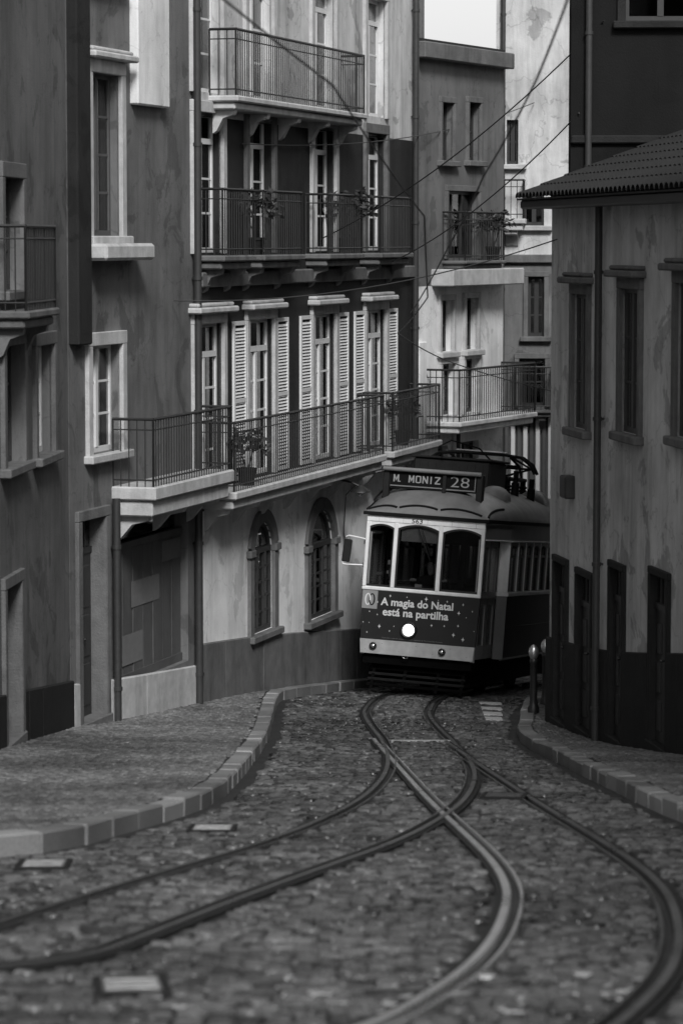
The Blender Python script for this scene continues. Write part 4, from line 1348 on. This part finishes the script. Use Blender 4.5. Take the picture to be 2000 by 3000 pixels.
text_mesh('number_lettering', '28', 'print_grey', db, mid + .10, dx1 - .22, zp0 + .05, zp1 - .005, dyf + .0165, -.006)
mb = MB(); mb.box(dx1 - .128, dx1 - .118, dyf + .008, dyf + .017, zp0, zp1 + .01); mb.build('glint_strip', 'print_grey', db)
mb = MB(); mb.box(dx0 + .12, mid - .035, dyf + .006, dyf + .017, zp0 + .004, zp0 + .022); mb.box(mid + .035, dx1 - .115, dyf + .006, dyf + .017, zp0 - .006, zp0 + .014); mb.build('lower_rail', 'print_dim', db)
# resistor box, vents, pantograph
mb = MB(); mb.cbox(-.82, .50, 2.3, 3.7, ZG + .42, ZG + 1.02, .03); mb.cbox(-.86, .54, 2.26, 3.74, ZG + 1.02, ZG + 1.06, .01)
for k in range(9): mb.box(-.75 + k * .135, -.70 + k * .135, 2.285, 2.31, ZG + .52, ZG + .95)
mb.build('resistor_box', 'tram_box', T)
for vx, vy in ((.70, 1.75), (-.70, 1.75), (.70, 5.2), (-.70, 5.2)):
    m2 = MB()
    vs_, fs_ = [], []
    n1, n2 = 8, 14
    for i in range(n1 + 1):
        t = i / n1
        for k in range(n2 + 1):
            a = math.pi * k / n2
            r_ = .26 * math.sin(math.pi / 2 * min(1, t * 1.6)) ** .8 if t < 1 else .26
            vs_.append((vx + r_ * math.cos(a), vy - .38 + .62 * t, roof_z(vx, vy) - .10 + r_ * .95 * math.sin(a)))
    for i in range(n1):
        for k in range(n2): fs_.append((i * (n2 + 1) + k, i * (n2 + 1) + k + 1, (i + 1) * (n2 + 1) + k + 1, (i + 1) * (n2 + 1) + k))
    m2.add(vs_, fs_); m2.build('roof_vent', 'tram_roof', T, True)
pg = empty('pantograph'); pg.parent = T
pz = ZG + .62
for ix in (-.45, .45):
    for iy in (4.1, 5.5):
        m2 = MB(); m2.lathe([(.06, -.22), (.06, 0), (.085, .03), (.05, .06), (.085, .09), (.05, .12), (.085, .15), (.05, .18), (.05, .26)], (ix, iy, pz - .12), 'z', 12); m2.build('insulator', 'tram_black', pg, True)
m2 = MB()
fz = pz + .16
for ix in (-.45, .45): m2.tube([(ix, 3.95, fz), (ix, 5.65, fz)], .035, 8)
for iy in (4.05, 4.8, 5.55): m2.tube([(-.5, iy, fz), (.5, iy, fz)], .03, 8)
m2.build('base_frame', 'tram_black', pg, True)
m2 = MB()
for sx in (-1, 1):
    m2.tube([(sx * .42, 4.15, fz + .05), (sx * .62, 5.3, fz + .20), (sx * .55, 3.9, fz + .36)], .022, 8)
    m2.tube([(sx * .42, 5.45, fz + .05), (sx * .62, 4.2, fz + .22), (sx * .5, 3.95, fz + .36)], .022, 8)
m2.tube([(-.62, 5.3, fz + .2), (.62, 5.3, fz + .2)], .02, 8); m2.tube([(-.62, 4.2, fz + .22), (.62, 4.2, fz + .22)], .02, 8)
m2.tube([(-.6, 5.3, fz + .2), (.6, 4.2, fz + .22)], .012, 6); m2.tube([(.6, 5.3, fz + .2), (-.6, 4.2, fz + .22)], .012, 6)
m2.build('arms', 'tram_black', pg, True)
for yy, mat_ in ((3.75, 'chrome'), (4.02, 'tram_black')):
    m2 = MB(); m2.tube([(-.98, yy, fz + .10), (-.9, yy, fz + .25), (-.72, yy, fz + .37), (-.4, yy, fz + .40), (.4, yy, fz + .40), (.72, yy, fz + .37), (.9, yy, fz + .25), (.98, yy, fz + .10)], .026, 8); m2.build('collector_bow', 'tram_black', pg, True)
    m2 = MB(); m2.cbox(-.42, .42, yy - .03, yy + .03, fz + .425, fz + .45, .005); m2.build('carbon_strip', 'rail_steel', pg)
for bx_, by_, h_ in ((.62, 3.95, .42), (.78, 4.6, .36), (-.55, 3.9, .3)):
    m2 = MB(); m2.lathe([(.07, -.12), (.07, h_ * .5), (.045, h_ * .55), (.045, h_)], (bx_, by_, roof_z(bx_, by_)), 'z', 12); m2.build('lightning_arrester', 'tram_black', T, True)
m2 = MB(); m2.tube([(-.3, 2.2, ZG + 1.05), (-.36, 2.15, ZG + 1.22), (-.22, 2.4, ZG + 1.34), (.1, 3.2, ZG + 1.25), (.3, 3.9, ZG + .95)], .014, 6); m2.build('cable', 'tram_black', T, True)
m2 = MB(); m2.tube([(-.97, .5, ZG + .10), (-1.02, .55, ZG + .25), (-.94, .8, ZG + .42), (-.82, 1.1, ZG + .46), (-.72, 2.4, ZG + .48)], .016, 6)
m2.tube([(-1.0, .95, ZG + .10), (-1.0, 1.0, ZG + .30), (-.90, 1.2, ZG + .44)], .016, 6); m2.build('roof_handrail', 'tram_black', T, True)

# sides: door platform in front, wide body behind, the same on both sides
PX, PY = 1.02, 1.15                                     # rear end of the door platform
BX, BY = 1.155, 1.27                                    # front corner of the wide body
def side_frame(sx, p, q):
    """matrix of a wall that runs from p to q in plan, looking outwards; mirrored for the left side"""
    P, Q = Vector((p[0] * sx, p[1])), Vector((q[0] * sx, q[1]))
    if sx < 0: P, Q = Q, P
    t = (Q - P).normalized()
    M_ = Matrix(((t.x, -t.y, 0, P.x), (t.y, t.x, 0, P.y), (0, 0, 1, 0), (0, 0, 0, 1)))
    return M_, (Q - P).length
def put(mb, name, mat, M_, parent, smooth=False):
    mb.v = [tuple(M_ @ Vector(v)) for v in mb.v]
    return mb.build(name, mat, parent, smooth)
ZD = ZB + .03
def end_platform(sx, flip):
    F_ = Matrix.Identity(4)
    if flip: F_ = Matrix.Translation((0, TL, 0)) @ Matrix.Rotation(math.pi, 4, 'Z')
    # folding door of two leaves
    M_, L = side_frame(sx, (W - .035, .02), (PX - .035, PY)); M_ = F_ @ M_ @ (Matrix.Identity(4) if sx > 0 else Matrix.Translation((L, 0, 0)) @ Matrix.Scale(-1, 4, (1, 0, 0)))
    door = empty('door'); door.parent = T
    ztop = ZG - .30
    for k in range(2):
        a, b = .05 + (L - .07) * k / 2 + .006, .05 + (L - .07) * (k + 1) / 2 - .006
        holes = [(a + .07, b - .07, Z3 + .04, ztop - .09), (a + .085, b - .085, ZD + .22, Z2 - .10)]
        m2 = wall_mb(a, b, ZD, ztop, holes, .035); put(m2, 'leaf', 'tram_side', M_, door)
        m2 = MB()
        for h in holes: m2.box(h[0] - .005, h[1] + .005, .015, .02, h[2] - .005, h[3] + .005)
        put(m2, 'pane', 'tram_glass', M_, door)
        m2 = MB(); m2.cbox(a, b, -.012, .002, Z2 - .02, Z2 + .02, .004); put(m2, 'middle_rail', 'tram_side', M_, door)
    m2 = MB(); m2.box(-.0, .05, .0, .06, ZB - .02, ZG - .27); put(m2, 'door_post', 'tram_side', M_, T)
    m2 = MB(); m2.box(L - .02, L + .03, .03, .09, ZB, ZG - .27); put(m2, 'door_post', 'tram_black', M_, T)
    # angled panel between the platform and the wide body
    M_, L = side_frame(sx, (PX - .01, PY + .01), (BX, BY)); M_ = F_ @ M_ @ (Matrix.Identity(4) if sx > 0 else Matrix.Translation((L, 0, 0)) @ Matrix.Scale(-1, 4, (1, 0, 0)))
    m2 = MB(); m2.cbox(0, L, -.005, .05, Z2 + .10, ZG - .262, .005); put(m2, 'body_pillar', 'tram_white' if sx > 0 else 'tram_white', M_, T)
    m2 = MB(); m2.cbox(-.01, L + .008, -.016, .05, Z2 + .03, Z2 + .098, .006); put(m2, 'belt_rail', 'tram_white', M_, T)
    m2 = MB(); m2.cbox(0, L, 0, .05, ZB + .01, Z2 + .028, .004); put(m2, 'lower_pillar', 'tram_side', M_, T)
    # long letterboard over the door
    M_, L = side_frame(sx, (W + .001, .062), (BX + .004, BY)); M_ = F_ @ M_ @ (Matrix.Identity(4) if sx > 0 else Matrix.Translation((L, 0, 0)) @ Matrix.Scale(-1, 4, (1, 0, 0)))
    m2 = MB(); m2.cbox(0, L - .006, 0, .04, ZG - .262, ZG - .002, .003); put(m2, 'letterboard', 'tram_side', M_, T)
    m2 = MB(); m2.cbox(0, L - .01, -.02, .0, ZG - .285, ZG - .262, .006); put(m2, 'drip_moulding', 'tram_white', M_, T)
for sx in (-1, 1):
    for flip in (False, True): end_platform(sx, flip)
    M_, L = side_frame(sx, (BX, BY + .003), (BX, TL - BY - .003))
    n = 9
    pitch = L / n
    holes = [(i * pitch + .05, (i + 1) * pitch - .05, Z2 + .105, ZG - .335, .07) for i in range(n)]
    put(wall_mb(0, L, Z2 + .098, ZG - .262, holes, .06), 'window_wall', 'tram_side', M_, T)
    for i in range(n):
        h = holes[i]
        win = empty('side_window'); win.parent = T
        m2 = MB(); m2.box(h[0], h[1], .02, .05, h[2] + .56, h[2] + .60); m2.box(h[0], h[0] + .02, .02, .05, h[2], h[3] - .07); m2.box(h[1] - .02, h[1], .02, .05, h[2], h[3] - .07)
        put(m2, 'sash', 'tram_frame', M_, win)
        m2 = MB(); m2.box(h[0] + .005, h[1] - .005, .040, .045, h[2], h[2] + .57); put(m2, 'pane', 'tram_glass', M_, win)
        m2 = MB(); ap = arch_pts(h[0] + .003, h[1] - .003, h[3] - .003, .07, 8); m2.prism([(h[0] + .003, h[2] + .59), (h[1] - .003, h[2] + .59)] + ap[::-1], .030, .035); put(m2, 'pane', 'tram_glass', M_, win)
        if i: 
            m2 = MB(); m2.cbox(i * pitch - .022, i * pitch + .022, -.014, .0, Z2 + .10, ZG - .27, .005); put(m2, 'window_post', 'tram_white', M_, T)
    m2 = MB(); m2.cbox(0, L, -.018, .05, Z2 + .03, Z2 + .096, .008); put(m2, 'belt_rail', 'tram_white', M_, T)
    m2 = MB(); m2.cbox(0, L, 0, .05, ZG - .260, ZG - .002, .003); put(m2, 'letterboard', 'tram_side', M_, T)
    m2 = MB(); m2.cbox(0, L, -.03, .0, ZG - .290, ZG - .262, .006); put(m2, 'drip_moulding', 'tram_white', M_, T)
    # lower side leans in towards the sill
    m2 = MB()
    m2.add([(0, .06, ZB), (L, .06, ZB), (L, 0, Z2 + .028), (0, 0, Z2 + .028), (0, .11, ZB), (L, .11, ZB), (L, .05, Z2 + .028), (0, .05, Z2 + .028)],
           [(0, 1, 2, 3), (4, 7, 6, 5), (0, 4, 5, 1), (3, 2, 6, 7), (0, 3, 7, 4), (1, 5, 6, 2)])
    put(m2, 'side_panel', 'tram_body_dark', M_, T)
    m2 = MB(); m2.cbox(0, L, .035, .06, ZB - .012, ZB + .02, .005); put(m2, 'skirt_edge', 'tram_side', M_, T)
    m2 = MB(); m2.cbox(0, L, .022, .036, ZB + .52, ZB + .545, .004); put(m2, 'side_moulding', 'tram_body_dark', M_, T)
# rear wall
mb = MB(); mb.box(-W, W, TL - .05, TL, ZB, ZG - .002); mb.build('rear_wall', 'tram_side', T)
# floor, ceiling, bulkhead, desk and other things behind the glass
mb = MB(); mb.box(-.93, .93, .07, TL - .07, ZB + .02, ZB + .10); mb.build('floor_plate', 'interior', T)
mb = MB(); mb.box(-.95, .95, .07, TL - .07, ZG - .06, ZG - .03); mb.build('ceiling_lining', 'interior', T)
mb = MB()
for xx in (-.93, -.42, .36, .88): mb.box(xx - .04, xx + .04, 1.3, 1.36, ZB + .1, ZG - .06)
mb.box(-.97, -.46, 1.31, 1.35, ZB + .1, Z2 + .1); mb.box(.40, .97, 1.31, 1.35, ZB + .1, Z2 + .1); mb.box(-1.0, 1.0, 1.31, 1.35, ZG - .4, ZG - .06)
mb.build('bulkhead', 'interior', T)
for k in range(4):
    for xx in (-.62, .62):
        mb = MB(); yy = 2.0 + k * .95
        mb.cbox(xx - .38, xx + .38, yy, yy + .45, ZB + .45, ZB + .55, .03); mb.cbox(xx - .38, xx + .38, yy + .40, yy + .48, ZB + .55, ZB + 1.1, .03); mb.box(xx - .05, xx + .05, yy + .15, yy + .25, ZB + .1, ZB + .45)
        mb.build('bench', 'interior', T)
mb = MB(); mb.cbox(U(.50), U(1.25), .08, .34, ZB + .10, Z3 + .055, .02); mb.build('driver_desk', 'interior', T)
mb = MB(); mb.cbox(U(.05), U(.46), .08, .30, ZB + .10, Z3 + .02, .02); mb.cbox(U(.18), U(.33), .12, .20, Z3 + .17, Z3 + .25, .008); mb.build('instrument_box', 'interior', T)
text_mesh('number_sign', '02', 'print_grey', T, U(.105), U(.16), Z3 + .085, Z3 + .145, .055, .0)
for a, b, c, d, yy, mt in ((.385, .445, .37, .44, .060, 'print_white'), (.375, .405, .22, .27, .062, 'print_white'), (.41, .44, .18, .30, .064, 'print_dim'), (.86, .98, .02, .085, .075, 'print_white'), (.15, .28, .19, .235, .10, 'print_dim'), (.425, .455, .80, .87, .062, 'print_dim')):
    mb = MB(); mb.box(U(a), U(b), yy, yy + .002, Z3 + c, Z3 + d); mb.build('paper_note', mt, T)
mb = MB(); mb.cbox(U(.575), U(1.18), .075, .085, Z3 + .76, ZG - .15, .003); mb.build('roller_blind', 'blind', T)
mb = MB(); mb.tube([(U(.87), .008, Z3 + .985), (U(1.035), .008, Z3 + .60)], .008, 6); mb.tube([(U(.93), .006, Z3 + .985), (U(1.075), .006, Z3 + .63)], .006, 6); mb.tube([(U(1.0), .012, Z3 + .72), (U(1.10), .012, Z3 + .48)], .009, 6)
mb.build('wiper', 'tram_black', T, True)
mb = MB(); mb.tube([(.22, .28, ZB + .8), (.22, .28, Z3 + .10)], .02, 8); mb.tube([(.22 + .10 * math.cos(2 * math.pi * k / 16), .28 + .10 * math.sin(2 * math.pi * k / 16), Z3 + .11) for k in range(16)], .013, 6, True); mb.build('brake_wheel', 'chrome', T, True)
# mirror on its looped bracket
mr_ = empty('mirror'); mr_.parent = T
xm = -W - .005
mb = MB(); mb.tube([(xm, .02, Z3 + .75), (xm - .12, -.03, Z3 + .77), (xm - .27, -.06, Z3 + .79), (xm - .315, -.06, Z3 + .765), (xm - .325, -.06, Z3 + .70), (xm - .345, -.06, Z3 + .36), (xm - .325, -.06, Z3 + .325), (xm - .28, -.06, Z3 + .32), (xm, .02, Z3 + .33)], .012, 8); mb.build('bracket', 'tram_white', mr_, True)
mb = MB(); mb.cbox(-.072, .072, -.018, .022, -.185, .185, .028); mo = mb.build('mirror_case', 'tram_frame', mr_); mo.location = (xm - .275, -.085, Z3 + .545); mo.rotation_euler = (0, R(4), R(-8))
for zz in (Z3 + .70, Z3 + .33, Z3 + .12):
    mb = MB(); mb.cbox(-W - .03, -W + .01, -.005, .05, zz - .035, zz + .035, .008); mb.build('bracket_foot', 'chrome', T)
# underframe, wheels, slatted life guard
mb = MB(); mb.box(-.82, .82, .40, TL - .40, .24, ZB + .02); mb.box(-.9, .9, .05, .25, ZB - .16, ZB - .001); mb.build('underframe', 'under', T)
for yy in (2.9, 5.5):
    wa = empty('wheel_set'); wa.parent = T
    mb = MB(); mb.tube([(-.55, yy, .36), (.55, yy, .36)], .06, 10); mb.build('axle', 'under', wa)
    for sx in (-1, 1):
        mb = MB(); mb.lathe([(.10, -.05), (.30, -.05), (.36, -.055), (.36, .025), (.385, .03), (.385, .05), (.10, .05)], (sx * -.0 + sx * .47, yy, .362), 'x', 24); mb.build('wheel', 'under', wa, True)
lg = empty('life_guard'); lg.parent = T
for k in range(5):
    mb = MB(); zz = .16 + k * .085; yy = .02 + .05 * k
    mb.cbox(-.80, .80, yy, yy + .03, zz, zz + .045, .006); mb.build('slat', 'slat_wood' if k in (1, 2) else 'under', lg)
for xx in (-.72, -.2, .35, .76):
    mb = MB(); mb.add([(xx - .025, -.005, .12), (xx + .025, -.005, .12), (xx + .025, .26, .62), (xx - .025, .26, .62), (xx - .025, .055, .12), (xx + .025, .055, .12), (xx + .025, .31, .62), (xx - .025, .31, .62)], [(0, 1, 2, 3), (7, 6, 5, 4), (0, 4, 5, 1), (1, 5, 6, 2), (2, 6, 7, 3), (3, 7, 4, 0)]); mb.build('guard_bar', 'under', lg)

# ------------------------------------------------------------------ driver (body, clothes and hands behind the windscreen)
person = empty('person')
person.matrix_world = TM
tag(person, 'tram driver in dark clothes sitting behind the middle windscreen, hands forward', 'person')
def skin_body(name, verts, edges, radii, mat, parent, root=0, sub=2):
    me = bpy.data.meshes.new(name)
    me.from_pydata(verts, edges, [])
    o = link(name, me, parent)
    md_ = o.modifiers.new('skin', 'SKIN')
    if not me.skin_vertices:
        bm = bmesh.new(); bm.from_mesh(me); bm.verts.layers.skin.verify(); bm.to_mesh(me); bm.free()
    for i, r_ in enumerate(radii):
        sv = me.skin_vertices[0].data[i]
        sv.radius = (r_, r_) if not isinstance(r_, tuple) else r_
        sv.use_root = (i == root)
    md_.use_smooth_shade = True
    sb = o.modifiers.new('smooth', 'SUBSURF'); sb.levels = sub; sb.render_levels = sub
    me.materials.append(MAT[mat])
    return o
px0, py0, pz0 = -.02, .74, ZB + .72                      # hip
H = lambda x, y_, z: (px0 + x, py0 + y_, pz0 + z)
bv = [H(0, 0, 0), H(0, 0, .18), H(0, -.02, .36), H(0, -.02, .50), H(0, -.02, .58),                     # spine up to the neck
      H(-.20, -.02, .50), H(-.29, -.08, .34), H(-.22, -.32, .50),                                      # photo-left arm
      H(.20, -.02, .50), H(.32, -.08, .34), H(.34, -.32, .52),
      H(-.11, -.02, -.02), H(-.14, -.40, .0), H(-.14, -.42, -.36), H(.11, -.02, -.02), H(.14, -.40, .0), H(.14, -.42, -.36), H(-.14, -.52, -.50), H(.14, -.52, -.50)]
be = [(0, 1), (1, 2), (2, 3), (3, 4), (3, 5), (5, 6), (6, 7), (3, 8), (8, 9), (9, 10), (0, 11), (11, 12), (12, 13), (0, 14), (14, 15), (15, 16), (13, 17), (16, 18)]
br = [(.16, .12), (.15, .11), (.17, .12), (.10, .08), .055, .07, .052, .036, .07, .052, .036, .09, .075, .055, .09, .075, .055, .04, .04]
skin_body('body', bv, be, br, 'cloth_dark', person)
hv = [H(0, -.03, .58), H(0, -.04, .66), H(0, -.05, .74), H(0, -.05, .82), H(0, -.05, .88)]
skin_body('head', hv, [(0, 1), (1, 2), (2, 3), (3, 4)], [.05, (.065, .07), (.08, .095), (.08, .095), (.05, .06)], 'skin', person)
mb = MB(); mb.lathe([(.088, -.02), (.095, .02), (.09, .06), (.06, .10), (0, .115)], H(0, -.04, .80), 'z', 16); mb.build('hair', 'hair', person, True)
mb = MB(); mb.lathe([(0, -.145), (.014, -.14), (.018, -.12), (.014, -.10)], H(0, 0, .735), 'y', 8); mb.build('nose', 'skin', person, True)
for sx in (-1, 1):
    mb = MB(); mb.lathe([(0, -.134), (.007, -.131), (.009, -.12)], H(sx * .033, 0, .775), 'y', 8); mb.build('eye', 'print_black', person, True)
    mb = MB(); mb.lathe([(.0, -.012), (.024, -.008), (.026, .006), (0, .012)], H(sx * .098, -.04, .75), 'x', 10); mb.build('ear', 'skin', person, True)
mb = MB(); mb.cbox(*[c for c in (H(-.028, 0, 0)[0], H(.028, 0, 0)[0])], py0 - .133, py0 - .12, pz0 + .688, pz0 + .694, .002); mb.build('mouth', 'cloth_light', person)
for wr, sgn in ((H(-.22, -.32, .50), 1), (H(.34, -.32, .52), -1)):
    w0 = Vector(wr)
    vv, ee, rr = [w0[:], (w0 + Vector((.01 * sgn, -.05, .01)))[:], (w0 + Vector((.015 * sgn, -.10, .012)))[:]], [(0, 1), (1, 2)], [.03, (.036, .022), (.038, .018)]
    for k in range(4):
        base = w0 + Vector((.015 * sgn + (k - 1.5) * .021, -.10, .012)); L_ = (.065, .075, .07, .055)[k]
        i0 = len(vv)
        vv += [(base + Vector((0, -L_ * .55, .004)))[:], (base + Vector((0, -L_ * .85, -L_ * .4)))[:]]
        ee += [(2, i0), (i0, i0 + 1)]; rr += [.0095, .008]
    i0 = len(vv)
    vv += [(w0 + Vector((.05 * sgn, -.05, .01)))[:], (w0 + Vector((.06 * sgn, -.09, -.01)))[:]]; ee += [(1, i0), (i0, i0 + 1)]; rr += [.011, .009]
    skin_body('hand', vv, ee, rr, 'skin', person)
mb = MB(); mb.tube([H(-.29, -.08, .34), H(-.255, -.20, .42), H(-.222, -.315, .497)], [.060, .052, .043], 12); mb.build('sleeve', 'cloth_light', person, True)
stool = MB(); stool.cbox(px0 - .22, px0 + .22, py0 - .16, py0 + .22, pz0 - .16, pz0 - .09, .03); stool.cbox(px0 - .2, px0 + .2, py0 + .2, py0 + .26, pz0 - .05, pz0 + .42, .03); stool.tube([(px0, py0, ZB + .1), (px0, py0, pz0 - .15)], .04, 8)
stool.build('driver_seat', 'interior', T)

# ------------------------------------------------------------------ street furniture and wires
def bollard(px, py, h, label):
    p = on_ground(px, py, LIFT)
    root = empty('bollard', (p.x, p.y, p.z - .02))
    s_ = h / 1.0
    mb = MB(); mb.lathe([(.085, 0), (.085, .10), (.065, .13), (.055, .2), (.050, .72 * s_), (.060, .74 * s_), (.060, .78 * s_), (.045, .80 * s_)], (0, 0, 0), 'z', 16); mb.build('post', 'iron', root, True)
    mb = MB(); mb.lathe([(.045, .80 * s_), (.068, .84 * s_), (.075, .89 * s_), (.062, .95 * s_), (.03, .99 * s_), (0, 1.0 * s_)], (0, 0, 0), 'z', 16); mb.build('cap', 'rail_steel', root, True)
    tag(root, label, 'bollard', 'iron bollards on the right pavement')
bollard(1562, 2088, 1.02, 'black iron bollard on the right pavement, nearer of the two before the tram')
bollard(1597, 2064, 1.02, 'black iron bollard on the right pavement, farther one half hidden at the house corner')
# wall lamp on the arched facade
def wall_lamp(h, px, py, out, label):
    u = h.u(px); p = h.P + h.t * u
    root = empty('wall_lamp', (p.x, p.y, h.base + h.z(py, u)), math.atan2(h.t.y, h.t.x))
    mb = MB(); mb.tube([(0, .0, .12), (0, -.15, .16), (0, -out * .7, .12), (0, -out, .05)], .018, 8); mb.build('arm', 'iron', root, True)
    mb = MB(); mb.lathe([(.02, .08), (.05, .05), (.16, -.02), (.17, -.04), (.15, -.04)], (0, -out, 0), 'z', 16); mb.build('shade', 'iron', root, True)
    mb = MB(); mb.lathe([(.06, -.03), (.055, -.07), (.03, -.10), (0, -.11)], (0, -out, 0), 'z', 14); mb.build('bulb', 'lens_glass', root, True)
    mb = MB(); mb.cbox(-.06, .06, -.03, .01, .03, .2, .01); mb.build('wall_plate', 'iron', root)
    tag(root, label, 'lamp')
wall_lamp(B, 962, 1432, .55, 'small dark lamp on a bent arm under the balcony beside the tram')
def wire(pts, r, label, sag=0.0, group='overhead wires'):
    P = []
    for a, b in zip(pts, pts[1:]):
        a, b = Vector(a), Vector(b)
        for k in range(16):
            t = k / 16
            q = a.lerp(b, t); q.z -= sag * 4 * t * (1 - t); P.append(q)
    P.append(Vector(pts[-1]))
    mb = MB(); mb.tube(P, r, 6)
    o = mb.build('overhead_wire', 'iron', None, True)
    tag(o, label, 'wire', group)
def above(path, h, i0, i1, n):
    out = []
    for k in range(n):
        p = path[int(i0 + (i1 - i0) * k / (n - 1))]
        out.append((p.x, p.y, g(p.x, p.y) + h))
    return out
A_mid = offset_path(A_path, GAUGE / 2)
nA = len(A_mid)
wire(above(A_mid, 5.6, 0, nA - 1, 9), .009, 'contact wire running above the track from the tram to the upper left', .03)
C_mid = offset_path(C_path, -GAUGE / 2)
wire(above(C_mid, 5.7, 0, len(C_mid) - 1, 7), .009, 'contact wire above the branch track rising steeply to the top', .03)
def pt(h, px, py, out=0.05):
    u = h.u(px); p = h.P + h.t * u + Vector((h.t.y, -h.t.x)) * out
    return (p.x, p.y, h.base + h.z(py, u))
wire([pt(B, 1110, 780), pt(TH, 1690, 330)], .010, 'thin span wire crossing from the balcony house to the tall dark house', .25)
wire([pt(B, 930, 700), pt(TH, 1760, 60)], .010, 'upper span wire climbing to the top of the tall dark house', .3)
wire([pt(A, 500, 880), pt(RH, 1640, 700)], .010, 'long slack span wire from the shop house to the low corner house', .25)
wire([pt(B, 700, 420), pt(S, 1560, 300)], .009, 'span wire running above the balconies to the end house', .3)
wire([pt(B, 1075, 1360, .3), pt(B, 1040, 1400, .12), pt(B, 1006, 1450, .04), pt(B, 1002, 1560, .03), pt(B, 1012, 1640, .03)], .008, 'loose cable hanging down the pale wall beside the tram mirror', .0, None)

# ------------------------------------------------------------------ potted plants on the iron balconies
def plant(h, u, z, out, size, label):
    p = h.P + h.t * u + Vector((h.t.y, -h.t.x)) * out
    root = empty('potted_plant', (p.x, p.y, h.base + z))
    mb = MB(); mb.lathe([(.10, 0), (.14, .22), (.155, .22), (.155, .26), (.13, .26), (.125, .2)], (0, 0, 0), 'z', 14); mb.build('pot', 'stone_dark', root, True)
    mb = MB()
    rr = random.Random(int(u * 1000))
    for k in range(int(170 * size)):
        a, e = rr.uniform(0, 6.28), rr.uniform(-.15, 1)
        r_ = size * .42 * rr.uniform(.25, 1) ** .6
        c = Vector((r_ * math.cos(a) * math.cos(e), r_ * math.sin(a) * math.cos(e), .30 + size * .30 + r_ * 1.1 * math.sin(e)))
        d1 = Vector((rr.uniform(-1, 1), rr.uniform(-1, 1), rr.uniform(-.6, .8))).normalized() * .075
        d2 = d1.cross(Vector((rr.uniform(-1, 1), rr.uniform(-1, 1), rr.uniform(-1, 1)))).normalized() * .028
        mb.add([c - d1, c + d2, c + d1, c - d2], [(0, 1, 2, 3)])
    for k in range(5):
        a = rr.uniform(0, 6.28); mb.tube([(0, 0, .2), (.05 * math.cos(a), .05 * math.sin(a), .35), (.16 * size * math.cos(a), .16 * size * math.sin(a), .38 + .3 * size)], .006, 4)
    mb.build('foliage', 'leaf', root)
    tag(root, label, 'plant', 'potted plants on the balconies')
surf('leaf', 0.03, 0.55, 0.4, 20.0)
bu = [(B.u(a) + B.u(b)) / 2 for a, b in cols]
plant(B, bu[1] - .8, zb2, .2, 1.0, 'bushy dark potted plant at the left end of a second-floor balcony rail')
plant(B, bu[2] + .75, zb2, .2, 1.2, 'tall dark potted plant on the second-floor balcony nearest the tram column')
plant(B, bu[0] + .9, zb1, .3, .8, 'small dark potted plant on the long first-floor balcony by the drainpipe')
plant(B, bu[3] + .75, zb1 + .02, .3, .9, 'dark potted plant on the short balcony directly above the tram sign')
plant(M, M.u(1400), M.z(762, M.u(1350)), .3, 1.0, 'dark potted plant on the small balcony of the pale house behind the tram')
